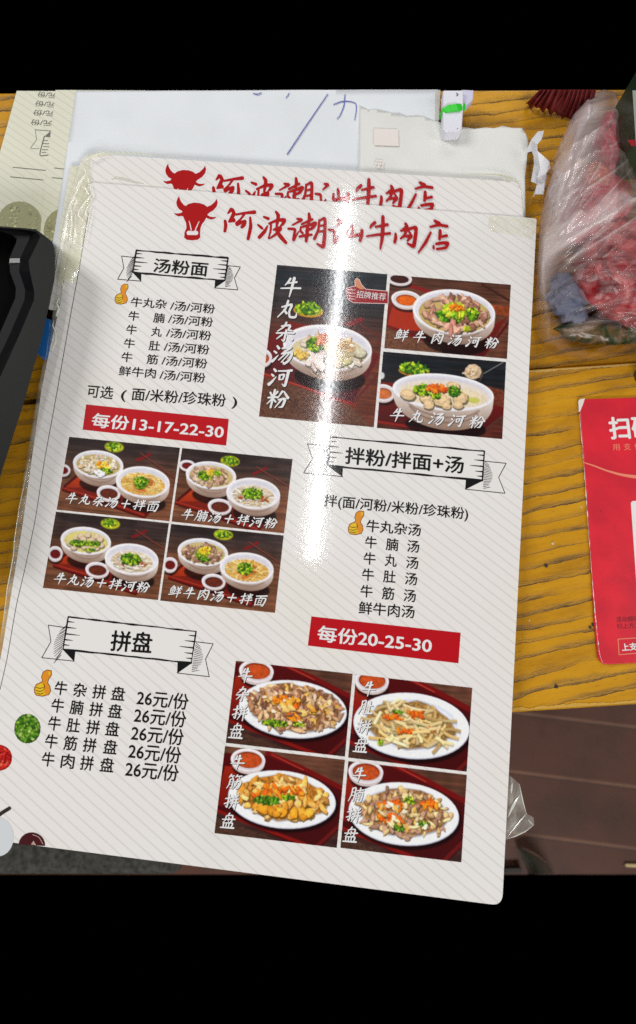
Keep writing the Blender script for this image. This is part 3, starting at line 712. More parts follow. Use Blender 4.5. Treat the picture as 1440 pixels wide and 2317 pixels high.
def lip(mb, row, z, w0, x0, x1, up):
    P = []
    xs = np.arange(x0, x1, 2.5); wob = snoise(1, len(xs), 1, 2, RSd)[0] * .35 + snoise(1, len(xs), 1, 11, RSd)[0] * .5 + snoise(1, len(xs), 1, 40, RSd)[0] * .6 - .2
    for x, k in zip(xs, wob):
        y = row[0] + row[1] * x
        P.append((W(x, y + 1.0 * up, z), W(x, y - (w0 * max(.12, k)) * up, z)))
    for i in range(len(P) - 1):
        mb.face([P[i][0], P[i + 1][0], P[i + 1][1], P[i][1]] if up > 0 else [P[i][1], P[i + 1][1], P[i + 1][0], P[i][0]])
lip(mb, (1684, -0.0655), 0.00025, 9, 1120, 1700, 1)
mb.build('worn_edge', mat('worn_gold_edge', lin((206, 160, 64)), 0.35, bump=.9, bump_scale=900), fd)
mb = MB(); lip(mb, (921, -0.068), 0.00025, 5, 1195, 1700, -1)
mb.build('worn_edge', mat('worn_lit_edge', lin((196, 158, 88)), 0.45, bump=.9, bump_scale=900), fd)  # pale colour paints the light this seam edge catches, along with wear
rd, _ = desk_board('wooden_table', (916, -0.068), (209, -0.006), -900, 2400, -0.030, -0.0035, 'yellow wooden table behind the desk seam, under the white paper and plastic bag')

# ------------------------------------------------------------------ sheets under the menus
Z_OLD1, Z_OLD2, Z_PAPER, Z_REC = 0.0012, 0.0019, 0.0030, 0.0040
STOCK = dict(line=(0.60, 0.58, 0.54), angle=R_(38.5), pitch=0.0049)
OLDP = striped_paper('old_menu_stock', (0.72, 0.72, 0.58), (0.62, 0.62, 0.50), R_(36), 0.0046, (0.95, 0.95, 0.84), coat=False)
M_OLDINK = mat('faded_ink', lin((100, 102, 94)), .6)
M_OLDINK2 = mat('faded_ink_pale', lin((168, 170, 156)), .6)
zo = zt(0, 200, 5.54)
def old_menu(pts, z, dx, dy, label, clipx=None):
    c = W(80, 400, z)
    r = thing('old_menu', (c.x, c.y, z), label, 'menu', 'old menus lying upside down under the white paper')
    s = slab_mb(MB(), px_poly(pts, z), z - 0.0004, z); s.build('sheet', OLDP, r, recalc=True)
    t = MB()
    for i, (x0, x1, y0, y1) in enumerate([(700, 470, 90, 72), (690, 440, 205, 185), (680, 415, 315, 300), (650, 385, 438, 420)]):
        a, b = zo([(x0 + dx, y0 + dy)])[0], zo([(x1 + dx, y1 + dy)])[0]
        write(t, '元/份', a, b, 18, z + 0.00012 + i * 1e-6, 0.01)
    if t.f: t.build('text_line', M_OLDINK, r)
    g = MB()
    sh = lambda p: zo([(x + dx, y + dy, w) for x, y, w in p])
    for k, p in enumerate([[(440, 515, 8), (635, 530, 8)], [(440, 515, 6), (455, 640, 6), (385, 745, 6), (490, 752, 6)], [(555, 600, 14), (500, 830, 12), (605, 832, 12)], [(550, 650, 9), (600, 650, 8)], [(540, 688, 9), (615, 690, 8)], [(545, 725, 9), (610, 730, 8)], [(530, 765, 9), (600, 765, 8)], [(525, 800, 9), (575, 800, 8)], [(160, 985, 9), (570, 1025, 10)], [(130, 1105, 9), (540, 1145, 10)]]):
        stroke(g, sh(p), z + 0.00012 + k * 1e-6)
    g.face([W(*zo([(q[0] + dx, q[1] + dy)])[0], z + 0.00010) for q in [(635, 530), (555, 600), (628, 610)]])
    g.build('ribbon_drawing', M_OLDINK, r)
    return r
om1 = old_menu([(38, 205), (250, 206), (250, 700), (-190, 700), (-4, 357), (12, 300)], Z_OLD1, 0, 0, 'faded striped old menu whose left edge shows bare wood beside it')
om2 = old_menu([(126, 203), (330, 204), (300, 700), (78, 690), (95, 480)], Z_OLD2, 520, 10, 'faded striped old menu directly beneath the white paper, its print mostly covered')
def garnish(parent, c, r, z, T, cols, bg, n, size, seed, name='garnish_picture', cut=None, dots=0):
    q = [(c[0] - r[0], c[1] - r[1]), (c[0] + r[0], c[1] - r[1]), (c[0] + r[0], c[1] + r[1]), (c[0] - r[0], c[1] + r[1])]
    ink = Ink(T(q), T, z, 1.0, seed); ink.a[:] = bg
    ink.heap(c, (r[0] * .95, r[1] * .95), n, cols, size, (1, 1.8))
    ink.ell(c, (r[0] * 1.0, r[1] * 1.0), bg, alpha=.25)
    keep = [(c[0] + math.cos(t) * r[0] * .99, c[1] + math.sin(t) * r[1] * .99) for t in np.linspace(0, 6.283, 60)[:-1]]
    if cut: keep = cut(keep)
    ink.blur(1)
    return ink.build(name, M_INKM if parent['label'].startswith('faded') else M_INK, parent, keep)
idt = lambda p: [tuple(x) for x in p]
OG = [(150, 152, 120), (168, 168, 134), (136, 138, 108), (160, 160, 128), (152, 154, 122), (196, 192, 140)]
garnish(om1, (44, 508), (52, 53), Z_OLD1 + .00012, idt, OG, (150, 150, 118), 60, (1.6, 3.6), 3, cut=lambda k: [(min(x, 93), y) for x, y in k])
garnish(om2, (147, 522), (48, 52), Z_OLD2 + .00012, idt, OG, (150, 148, 112), 60, (1.6, 3.6), 4)

def paper_material(name, col, bump, scale, rough=.7):
    m = mat(name, col, rough, spec=.3); nt = m.node_tree; b = nt.nodes['Principled BSDF']; g = N(m, 'ShaderNodeNewGeometry')
    nz = N(m, 'ShaderNodeTexNoise', Scale=scale, Detail=4.0); nt.links.new(g.outputs['Position'], nz.inputs['Vector'])
    rp = ramp(m, [(0.3, tuple(v * .93 for v in col)), (0.65, col)]); nt.links.new(nz.outputs['Fac'], rp.inputs[0]); nt.links.new(rp.outputs[0], b.inputs['Base Color'])
    bp = N(m, 'ShaderNodeBump', Strength=bump, Distance=.001); nt.links.new(nz.outputs['Fac'], bp.inputs['Height']); nt.links.new(bp.outputs['Normal'], b.inputs['Normal'])
    return m
M_PAPER = paper_material('white_paper', (0.80, 0.83, 0.86), .35, 22)
M_RECEIPT = paper_material('thin_grey_receipt', (0.80, 0.80, 0.76), .9, 30)
M_PEN = mat('blue_pen', lin((92, 96, 176)), .5)
def soft_sheet(pts, z, thick, amp, name, material, parent, step=14, seed=0):
    """a sheet with a slightly wavy surface: clipped grid over an outline"""
    bm = bmesh.new(); P = px_poly(pts, z)
    f = bm.faces.new([bm.verts.new(p) for p in P]); f.normal_update()
    if f.normal.z < 0: f.normal_flip()
    lo = Vector((min(p.x for p in P), min(p.y for p in P))); hi = Vector((max(p.x for p in P), max(p.y for p in P))); d = step * DIST / FPX
    for ax in (0, 1):
        q = lo[ax] + d
        while q < hi[ax]:
            co = [0, 0, 0]; no = [0, 0, 0]; co[ax] = q; no[ax] = 1
            bmesh.ops.bisect_plane(bm, geom=bm.verts[:] + bm.edges[:] + bm.faces[:], plane_co=co, plane_no=no); q += d
    for v in bm.verts:
        v.co.z += amp * noise.noise(Vector((v.co.x * 28 + seed, v.co.y * 28, 0))) + amp * .4 * noise.noise(Vector((v.co.x * 80 + seed, v.co.y * 80, 3)))
    off = parent.location if parent else Vector((0, 0, 0))
    for v in bm.verts: v.co -= off
    me = bpy.data.meshes.new(name); bm.to_mesh(me); bm.free(); me.materials.append(material)
    me.polygons.foreach_set('use_smooth', [True] * len(me.polygons))
    o = bpy.data.objects.new(name, me); COL.objects.link(o)
    if parent: o.parent = parent
    s = o.modifiers.new('thickness', 'SOLIDIFY'); s.thickness = thick; s.offset = -1
    return o
c = W(560, 300, Z_PAPER)
pp = thing('writing_paper', (c.x, c.y, Z_PAPER), 'plain white sheet with blue pen scribbles above the menus', 'paper')
soft_sheet([(172, 205), (991, 202), (1003, 700), (112, 655), (120, 545)], Z_PAPER, .0003, .00025, 'sheet', M_PAPER, pp, 20)
zp = zt(560, 200, 2.057); pen = MB()
for k, p in enumerate([[(186, 306, 5), (280, 165, 5), (375, 26, 4)], [(455, 26, 4), (450, 80, 5), (432, 125, 4), (418, 141, 3)], [(402, 74, 4), (440, 60, 5), (480, 60, 4), (505, 70, 4), (508, 100, 4), (500, 146, 3)], [(28, 22, 4), (46, 26, 5), (66, 20, 4)], [(180, 44, 3), (190, 30, 4), (196, 20, 3)]]):
    stroke(pen, zp(p), Z_PAPER + .0006 + k * 1e-5)
pen.build('pen_scribble', M_PEN, pp)
c = W(1000, 360, Z_REC)
rc = thing('receipt_slip', (c.x, c.y, Z_REC), 'thin grey torn receipt slip sticking out above the menus', 'receipt')
soft_sheet([(814, 237), (822, 241), (835, 248), (852, 247), (871, 252), (890, 258), (905, 257), (922, 263), (944, 261), (962, 264), (982, 272), (1000, 276), (1022, 284), (1050, 286), (1075, 291), (1100, 289), (1118, 291), (1137, 286), (1160, 290), (1182, 289), (1191, 303), (1196, 318), (1195, 340), (1189, 400), (1190, 500), (812, 470)], Z_REC, .0002, .0009, 'sheet', M_RECEIPT, rc, 12, 5)
st = MB(); Zs = Z_REC + .0011
M_STAMP = mat('faint_pink_stamp', lin((233, 225, 219)), .7)
st.face([W(x, y, Zs) for x, y in [(846, 328), (903, 330), (901, 292), (847, 290)]][::1])
st.build('faded_stamp', M_STAMP, rc)
st = MB(); write(st, '册', (848, 369), (870, 371), 26, Zs, 0.0); st.build('faded_stamp', M_STAMP, rc)
# ------------------------------------------------------------------ laminated menus
Z3, ZA = 0.0062, 0.0078
PAPER_A = striped_paper('menu_stock', (0.86, 0.84, 0.815), (0.745, 0.725, 0.70), R_(38.5), 0.0051, (0.98, 0.965, 0.91))
M_PLAIN = film(mat('menu_stock_plain', (0.85, 0.83, 0.805)))
M_MARGIN = film(mat('menu_margin', (0.74, 0.75, 0.70)))
M_RIM = mat('laminate_rim', (0.80, 0.82, 0.74), .2, coat=1, coat_rough=.1)

def film_sheet_material(name, tint, fac, rough=.12, wr=0.5, scale=60):
    """clear plastic film: mostly see-through, glossy, faintly milky where it creases"""
    m = bpy.data.materials.new(name); m.use_nodes = True; nt = m.node_tree; b = nt.nodes['Principled BSDF']; L = nt.links.new
    b.inputs['Base Color'].default_value = (*tint, 1); b.inputs['Roughness'].default_value = rough; b.inputs['Specular IOR Level'].default_value = .8
    b.inputs['Coat Weight'].default_value = 1; b.inputs['Coat Roughness'].default_value = .06
    g = N(m, 'ShaderNodeNewGeometry'); nz = N(m, 'ShaderNodeTexNoise', Scale=float(scale), Detail=5.0, Distortion=.6); L(g.outputs['Position'], nz.inputs['Vector'])
    bp = N(m, 'ShaderNodeBump', Strength=wr, Distance=.0012); L(nz.outputs['Fac'], bp.inputs['Height']); L(bp.outputs['Normal'], b.inputs['Normal']); L(bp.outputs['Normal'], b.inputs['Coat Normal'])
    mr = N(m, 'ShaderNodeMapRange'); mr.inputs[1].default_value = .35; mr.inputs[2].default_value = .7; mr.inputs[3].default_value = fac * .5; mr.inputs[4].default_value = min(1, fac * 1.5); L(nz.outputs['Fac'], mr.inputs[0])
    tr = N(m, 'ShaderNodeBsdfTransparent'); tr.inputs[0].default_value = (*[.92 + .08 * v for v in tint], 1)
    mx = N(m, 'ShaderNodeMixShader'); L(mr.outputs[0], mx.inputs[0]); L(tr.outputs[0], mx.inputs[1]); L(b.outputs[0], mx.inputs[2])
    L(mx.outputs[0], nt.nodes['Material Output'].inputs['Surface'])
    return m
M_FILMY = film_sheet_material('yellowed_film', (.84, .84, .55), .30, .16, .5, 45)
M_FILMC = film_sheet_material('clear_film', (.80, .82, .74), .26, .12, .8, 120)
M_CREASE = mat('film_crease', (0.93, 0.93, 0.78), .15, coat=1, coat_rough=.08)  # near-white base colour paints in the glints along the folds

def ridge(mb, pts, z, w, hgt=.5):
    """a low raised fold along photo points"""
    P = [W(x, y, z) for x, y in pts]; n = len(P); r = w * DIST / FPX
    V = []
    for i, p in enumerate(P):
        t = (P[min(i + 1, n - 1)] - P[max(i - 1, 0)]); t.normalize(); s = Vector((-t.y, t.x, 0)); k = math.sin(math.pi * (i + .35) / (n - .3))
        V += [p - s * r * k, p + Vector((0, 0, r * hgt * k)), p + s * r * k]
    F = []
    for i in range(n - 1):
        for j in (0, 1): F.append((3 * i + j, 3 * i + j + 1, 3 * i + j + 4, 3 * i + j + 3))
    mb.add(V, [f[::-1] for f in F])

def dens(pts, n=4):
    out = []
    for i in range(len(pts) - 1):
        for j in range(n): t = j / n; out.append((pts[i][0] * (1 - t) + pts[i + 1][0] * t, pts[i][1] * (1 - t) + pts[i + 1][1] * t))
    return out + [pts[-1]]

# the lowest laminated menu: only a sliver of it shows
c = W(400, 500, Z3)
m3 = thing('laminated_menu', (c.x, c.y, Z3 - .0004), 'bottom laminated menu of the stack, only a thin pale left sliver showing', 'menu', 'laminated menus stacked on the desk')
slab_mb(MB(), px_poly([(160, 375), (620, 404), (560, 760), (112, 690), (134, 520)], Z3), Z3 - .0004, Z3).build('card', OLDP, m3, recalc=True)

# the middle menu
c = W(690, 700, ZA)
mA = thing('laminated_menu', (c.x, c.y, ZA - .0005), 'laminated menu just under the top one, its cut-off red title peeking out above', 'menu', 'laminated menus stacked on the desk')
outA = rounded(px_poly([(188, 346), (1186, 412), (1180, 760), (110, 700), (150, 480)], ZA), [.008, .010, .001, .001, .001])
slab_mb(MB(), outA, ZA - .0004, ZA).build('card', PAPER_A, mA, recalc=True)

TITLE = [
 # 阿
 (0, [(735, 490, 26), (712, 520, 16), (702, 528, 8)]), (0, [(742, 492, 24), (757, 530, 30), (735, 575, 26), (715, 600, 12)]), (0, [(712, 605, 12), (752, 590, 34), (762, 600, 22)]), (0, [(678, 595, 20), (684, 640, 26), (676, 692, 22)]),
 (0, [(776, 540, 14), (860, 526, 18), (948, 518, 30)]), (0, [(858, 530, 16), (820, 580, 13), (778, 622, 18)]), (0, [(783, 632, 24), (830, 608, 22), (862, 596, 16)]), (0, [(862, 600, 20), (850, 630, 30), (828, 655, 22)]), (0, [(905, 565, 14), (910, 650, 26), (886, 762, 24)]),
 # 波
 (0, [(1028, 560, 14), (1072, 578, 24)]), (0, [(975, 632, 12), (1004, 656, 20), (1018, 668, 14)]), (0, [(986, 748, 26), (1035, 694, 26), (1064, 642, 8)]), (0, [(1138, 514, 16), (1160, 548, 28), (1152, 610, 22), (1144, 650, 14)]), (0, [(1076, 622, 14), (1150, 592, 22), (1216, 590, 30), (1196, 630, 20), (1180, 640, 8)]),
 (0, [(1094, 628, 14), (1090, 690, 14), (1070, 756, 8)]), (0, [(1118, 678, 14), (1180, 660, 28), (1150, 708, 22), (1080, 758, 8)]), (0, [(1130, 664, 12), (1178, 736, 32), (1230, 796, 24)]),
 # 潮
 (0, [(1330, 578, 14), (1372, 588, 22), (1332, 612, 14), (1286, 636, 8)]), (0, [(1250, 668, 16), (1310, 674, 20), (1304, 720, 18), (1298, 772, 20), (1322, 730, 12), (1346, 692, 6)]),
 (1, [(38, 490, 18), (42, 530, 26), (34, 580, 18)]), (1, [(-30, 588, 14), (20, 566, 18), (70, 542, 18)]), (1, [(-34, 610, 12), (-38, 650, 16), (-18, 668, 16)]), (1, [(-20, 612, 14), (50, 592, 22), (98, 576, 26), (70, 622, 22), (10, 648, 14)]), (1, [(-50, 700, 16), (10, 688, 20), (64, 682, 16)]), (1, [(26, 600, 22), (20, 680, 28), (12, 742, 22)]),
 (1, [(132, 548, 14), (122, 640, 18), (86, 722, 22)]), (1, [(134, 556, 14), (182, 538, 22), (180, 680, 26), (168, 788, 30), (138, 780, 20), (110, 764, 10)]), (1, [(130, 606, 12), (168, 596, 14)]), (1, [(126, 656, 12), (166, 648, 14)]),
 # 汕
 (1, [(298, 548, 14), (332, 558, 22), (284, 602, 8)]), (1, [(215, 636, 14), (262, 646, 20), (268, 700, 16), (270, 752, 20), (292, 720, 12), (312, 690, 8)]), (1, [(424, 598, 18), (432, 676, 24)]), (1, [(384, 640, 14), (382, 692, 18), (440, 690, 24), (508, 680, 22)]), (1, [(518, 640, 24), (514, 690, 28), (500, 738, 22)]),
 # 牛
 (1, [(638, 570, 24), (606, 598, 22), (592, 622, 10)]), (1, [(640, 612, 14), (700, 600, 20), (752, 590, 22)]), (1, [(560, 696, 12), (660, 682, 18), (774, 670, 20)]), (1, [(708, 516, 24), (708, 600, 30), (700, 720, 26), (684, 812, 10)]),
 # 肉
 (1, [(822, 672, 16), (824, 710, 24), (814, 752, 22)]), (1, [(912, 580, 18), (924, 612, 28), (872, 648, 12)]), (1, [(868, 646, 12), (940, 632, 20), (1006, 618, 26), (1002, 700, 28), (986, 784, 32), (958, 776, 22), (928, 760, 10)]), (1, [(922, 640, 18), (902, 688, 20), (868, 718, 12)]), (1, [(904, 700, 12), (966, 692, 24), (930, 738, 14)]), (1, [(940, 650, 12), (958, 672, 16)]),
 # 店
 (1, [(1176, 556, 20), (1222, 582, 28)]), (1, [(1136, 612, 14), (1215, 594, 22), (1294, 606, 20)]), (1, [(1142, 660, 14), (1092, 756, 24), (1028, 846, 8)]), (1, [(1226, 640, 20), (1226, 680, 26), (1220, 724, 20)]), (1, [(1224, 704, 14), (1288, 690, 22)]), (1, [(1168, 782, 14), (1166, 808, 16)]), (1, [(1188, 766, 18), (1240, 758, 24), (1296, 756, 22), (1276, 800, 22), (1196, 812, 18)])]
TA, TB = zt(340, 350, 4.0), zt(690, 360, 4.0)
def title(name, z, shift, parent):
    mb = MB()
    for k, (w, p) in enumerate(TITLE):
        q = (TA, TB)[w](p); q = [(a + shift(a)[0], b + shift(a)[1], c) for a, b, c in q]
        stroke(mb, q, z + .00010 + k * 3e-6, grow=4.2, mi=1, sub=4)
        stroke(mb, q, z + .00026 + k * 1.3e-5, grow=.7, mi=0, sub=6)
    return mb.build(name, [M_TITLE, M_HALO], parent)
BULL = [(262, 370), (268, 398), (280, 424), (302, 450), (322, 462), (350, 443), (398, 432), (448, 436), (490, 450), (516, 470), (550, 456), (584, 426), (603, 397), (611, 430), (603, 466), (574, 500), (534, 524), (517, 543), (545, 560), (572, 563), (602, 560), (582, 577), (552, 585), (526, 578), (508, 568), (490, 602), (470, 624), (456, 662), (452, 700), (453, 748), (430, 768), (380, 774), (330, 768), (308, 748), (311, 702), (328, 662), (326, 618), (310, 586), (298, 556), (280, 553), (256, 557), (228, 542), (216, 526), (246, 531), (280, 525), (293, 513), (284, 505), (262, 492), (242, 462), (236, 430), (247, 396)]
def bull(z, shift, parent):
    mb = MB(); pts = [(p[0], p[1]) for p in TA(BULL)]; pts = [(a + shift(a)[0], b + shift(a)[1]) for a, b in pts]
    c = np.array(pts); n = len(c); t = np.roll(c, -1, 0) - np.roll(c, 1, 0); t /= np.linalg.norm(t, axis=1, keepdims=True); nr = np.stack([t[:, 1], -t[:, 0]], 1)
    # pale rim: a ribbon just outside the outline
    A, B = WA(c - nr * .5, z), WA(c + nr * 4.6, z)
    for i in range(n):
        j = (i + 1) % n
        mb.face([(*A[i], z + .0001 + i * 1e-6), (*A[j], z + .0001 + i * 1e-6), (*B[j], z + .0001 + i * 1e-6), (*B[i], z + .0001 + i * 1e-6)], 1)
    mb.face([W(x, y, z + .00022) for x, y in pts][::-1], 0)
    s = lambda p: [(a + shift(a)[0], b + shift(a)[1], w) for a, b, w in TA(p)]
    stroke(mb, s([(345, 706, 40), (380, 708, 34), (420, 706, 40)]), z + .00026, mi=1)
    stroke(mb, s([(352, 598, 5), (364, 640, 9), (372, 684, 9)]), z + .00027, mi=1); stroke(mb, s([(444, 600, 5), (426, 640, 9), (406, 686, 9)]), z + .000275, mi=1)
    return mb.build('bull_emblem', [M_TITLE, M_HALO], parent)
shA = lambda x: (-25.5 - (x - 440) * .0150, -74 - (x - 440) * .0235)
title('shop_title', ZA, shA, mA); bull(ZA, shA, mA)

# the folded, yellowed film along the middle menu's left side and corners
z6 = zt(0, 200, 5.54)
mb = MB()
def strip(mb, left, right, z, hump, n=6, k=7):
    L_, R__ = dens(left, n), dens(right, n)
    for i in range(len(L_)):
        for j in range(k + 1):
            t = j / k; x, y = L_[i][0] * (1 - t) + R__[i][0] * t, L_[i][1] * (1 - t) + R__[i][1] * t
            p = W(x, y, z); h = hump * (.5 + .5 * noise.noise(Vector((p.x * 190, p.y * 60, z * 900)))) * math.sin(math.pi * min(1, max(0, t))) ** .5
            mb.v.append((p.x, p.y, z + h))
    o = len(mb.v) - len(L_) * (k + 1)
    for i in range(len(L_) - 1):
        for j in range(k):
            a = o + i * (k + 1) + j; mb.f.append((a, a + k + 1, a + k + 2, a + 1)); mb.m.append(0)
strip(mb, [(200, 348), (182, 366), (168, 400), (156, 450), (146, 500), (138, 560), (128, 640)], [(204, 356), (204, 392), (206, 440), (202, 475), (192, 530), (184, 580), (172, 640)], ZA + .0014, .0020)
mb.build('folded_film', M_FILMY, mA, smooth=True)
mb = MB(); strip(mb, [(204, 356), (260, 350), (320, 350), (400, 356)], [(197, 349), (230, 341), (300, 343), (400, 352)], ZA + .0003, .0012, 6, 4)
mb.build('folded_film', M_FILMY, mA, smooth=True)
mb = MB()
for p, w in [([(1068, 950), (1060, 1010), (1080, 1060), (1020, 1160), (980, 1250), (930, 1350), (880, 1450), (850, 1560), (820, 1680), (800, 1800), (770, 1990)], 2.0), ([(1080, 1060), (1130, 1200), (1150, 1320), (1060, 1430), (1000, 1520), (980, 1590), (1040, 1650), (1085, 1705)], 1.7), ([(1060, 1070), (1000, 1160), (950, 1260)], 1.6), ([(1055, 1215), (1085, 1270), (1112, 1345)], 1.4), ([(1148, 1400), (1090, 1500), (1075, 1570), (1108, 1612)], 1.6), ([(880, 1440), (900, 1560), (905, 1700), (880, 1850), (860, 1990)], 1.8), ([(1075, 890), (1140, 860), (1230, 820), (1330, 790)], 1.8), ([(1160, 1430), (1120, 1620), (1085, 1760), (1055, 1950)], 1.0)]:
    ridge(mb, dens([(a, b) for a, b in z6(p)], 3), ZA + .0034, w * 1.15, .8)
mb.build('film_crease', M_CREASE, mA, smooth=True)
zr = zt(720, 200, 2.0); M_OLV = mat('film_edge_olive', (.62, .60, .38), .2, coat=1)
for p, w in [([(620, 388), (720, 386), (800, 388), (850, 396), (890, 410), (912, 440), (924, 480), (926, 575)], 1.6), ([(840, 402), (852, 418), (870, 423)], 1.8)]:
    mb = MB(); ridge(mb, dens(zr(p), 3), ZA + .0002, w, .7); mb.build('film_crease', M_OLV, mA, smooth=True)
mb = MB()
for p, w in [([(252, 405), (264, 401), (278, 404), (300, 410), (326, 415)], 3.0)]: ridge(mb, dens(p, 3), ZA + .0002, w, .5)
mb.build('film_mark', mat('film_mark', (.70, .69, .60), .12, coat=1, coat_rough=.05), mA, smooth=True)  # low ridge, greyer than the card around it

# ------------------------------------------------------------------ the top menu
c = W(650, 1200, ZB)
mBt = thing('laminated_menu', (c.x, c.y, ZB - .0006), 'large glossy noodle menu on top of the stack, all food pictures in view', 'menu', 'laminated menus stacked on the desk')
edgeB = [(200, 412), (1215, 494), (1137, 2050), (-80, 1893), (5, 1469), (51, 1188), (94, 880), (112, 793), (136, 690), (150, 603), (176, 500)]
slab_mb(MB(), rounded(px_poly(edgeB, ZB), [.005, .0015, .006, .006, 0, 0, 0, 0, 0, 0, 0]), ZB - .0006, ZB).build('card', PAPER_A, mBt, recalc=True)
# clear film margin left of the card, and the printed margin line
mb = MB()
strip(mb, [(128, 603), (128, 640), (118, 720), (102, 800), (86, 880), (43, 1147), (16, 1335), (-4, 1469), (-60, 1800)], [(151, 603), (143, 650), (130, 720), (111, 800), (94, 880), (57, 1147), (28, 1335), (6, 1469), (-66, 1830)], ZB - .0003, .0010, 6, 4)
mb.build('film_margin', M_FILMC, mBt, smooth=True)
z5 = zt(0, 500, 5.79); z2 = zt(0, 880, 3.737)
for p, w, T in [([(830, 740), (810, 800), (830, 860), (815, 900)], 2.0, z5), ([(775, 980), (740, 1080), (770, 1140), (740, 1230), (765, 1270)], 3.4, z5), ([(708, 1290), (690, 1370), (735, 1460), (725, 1580), (690, 1660), (680, 1740)], 2.4, z5), ([(270, 490), (215, 760), (160, 1010), (120, 1290), (115, 1400), (85, 1560), (60, 1690), (50, 1790), (30, 1950), (8, 2120)], 1.0, z2)]:
    mb = MB(); ridge(mb, dens(T(p), 3), ZB + .0003, w * .9, .8)
    mb.build('film_crease', M_CREASE, mBt, smooth=True)
mb = MB(); stroke(mb, [(200, 482, 1.6), (176, 625, 1.8), (155, 739, 1.8), (128, 893, 1.8), (100, 1046, 1.6), (80, 1174, 1.6), (56, 1289, 1.6), (37, 1370, 1.6), (16, 1490, 1.6), (0, 1560, 1.6)], ZB + .00006)
mb.build('margin_line', M_GREYINK, mBt)
mb = MB()
strip(mb, [(1108, 487), (1105, 510), (1110, 522)], [(1213, 494), (1213, 520), (1205, 540)], ZB + .0003, .0006, 6, 8)
ridge(mb, dens([(1180, 512), (1190, 500), (1205, 497), (1213, 496)], 4), ZB + .0006, 1.6, .8); ridge(mb, dens([(1178, 514), (1196, 508), (1211, 504)], 4), ZB + .0006, 1.4, .8)
mb.build('folded_film', film_sheet_material('tape_film', (.86, .86, .66), .22, .12, .5, 130), mBt, smooth=True)

no = lambda x: (0, 0)
title('shop_title', ZB, no, mBt); bull(ZB, no, mBt)

def ribbon(panel, lt, lf, rt, rf, T, text, a, b, em, bold=.02):
    """hand-drawn ribbon with hatched tails and a heading"""
    mb = MB(); z = ZB
    P = [W(*q, z + .00008) for q in T(panel)]; mb.face(P[::-1], 1)
    for q in (lt, rt): mb.face([W(*v, z + .00006) for v in T(q)][::-1], 1)
    for q in (lf, rf): mb.face([W(*v, z + .00010) for v in T(q)], 0)
    k = [0]
    def ln(pts, w0, w1=None):
        w1 = w1 or w0; pts = T(pts); n = len(pts)
        stroke(mb, [(p[0], p[1], w0 + (w1 - w0) * i / max(1, n - 1)) for i, p in enumerate(pts)], z + .00014 + k[0] * 1e-6, sub=4); k[0] += 1
    def wob(p, q, n, w):
        rs = np.random.RandomState(int(p[0]) % 97); pts = []
        for i in range(n + 1):
            t = i / n; pts.append((p[0] + (q[0] - p[0]) * t, p[1] + (q[1] - p[1]) * t + (rs.rand() - .5) * 3))
        s = T(pts); stroke(mb, [(x, y, w * (.6 + .8 * rs.rand())) for x, y in s], z + .00014 + k[0] * 1e-6, sub=3); k[0] += 1
    wob(panel[0], panel[1], 14, 3.6); wob(panel[3], panel[2], 14, 3.6); wob(panel[0], panel[3], 4, 3.0); wob(panel[1], panel[2], 4, 3.0)
    for q in (lt, rt):
        for i in range(len(q)): ln([q[i], q[(i + 1) % len(q)]], 1.6)
    V = lambda i: np.array(panel[i], float); S = np.linalg.norm(V(1) - V(0))
    for side, (p, q, sg) in enumerate(((V(0), V(3), 1), (V(1), V(2), -1))):
        d = (V(1) - V(0)) / S * sg
        for t, l in ((.14, .07), (.32, .1), (.52, .145), (.7, .085), (.86, .06)):
            s = p + (q - p) * t; l = l * min(S, 640); ln([tuple(s), tuple(s + d * l * .6), tuple(s + d * l)], 3.4, .8)
        # slanted hatching on the tail beside the panel
        hgt = np.linalg.norm(q - p); rs = np.random.RandomState(5 + side)
        for i in range(16):
            t = i / 15; s = p + (q - p) * (.28 + .9 * t) - d * hgt * (.02 + .03 * rs.rand()); L_ = hgt * (.16 + .22 * abs(math.sin(t * 3.0 + .4)))
            e = s - d * L_ * (.55 + .5 * t) + np.array((-.1 * hgt * sg * 0, hgt * (.12 if sg > 0 else -.16) + .16 * hgt * (t if sg > 0 else 1 - t)))
            if sg < 0: s, e = s + np.array((0, hgt * .08)), e + np.array((0, hgt * .18))
            ln([tuple(s), tuple(e)], 1.3, .7)
    o = mb.build('heading_ribbon', [M_BLACK, M_PLAIN], mBt)
    tm = MB(); write(tm, text, T([a])[0], T([b])[0], em, z + .00022, bold)
    tm.build('heading_text', M_BLACK, o)
ribbon([(190, 72), (765, 120), (745, 262), (168, 210)], [(98, 108), (185, 118), (168, 210), (220, 265), (73, 253), (112, 183)], [(168, 212), (222, 217), (220, 265)], [(764, 168), (842, 176), (805, 245), (826, 320), (680, 307), (745, 262)], [(684, 257), (745, 262), (680, 307)], zt(240, 540, 2.769), '汤粉面', (300, 165), (637, 192), 39)
ribbon([(205, 57), (1250, 153), (1237, 352), (187, 250)], [(48, 103), (198, 120), (187, 250), (288, 325), (22, 300), (83, 203)], [(187, 252), (290, 262), (285, 325)], [(1248, 220), (1398, 235), (1347, 330), (1390, 438), (1120, 410), (1237, 352)], [(1125, 342), (1237, 352), (1120, 410)], zt(680, 970, 3.0), '拌粉/拌面+汤', (307, 180), (1108, 248), 42)
ribbon([(445, 47), (1278, 142), (1247, 347), (410, 257)], [(315, 100), (436, 118), (410, 257), (484, 335), (273, 312), (332, 207)], [(410, 259), (492, 268), (484, 335)], [(1270, 208), (1390, 222), (1340, 322), (1364, 436), (1155, 412), (1247, 347)], [(1158, 338), (1247, 347), (1155, 412)], zt(0, 1380, 2.88), '拼盘', (725, 200), (990, 218), 47)

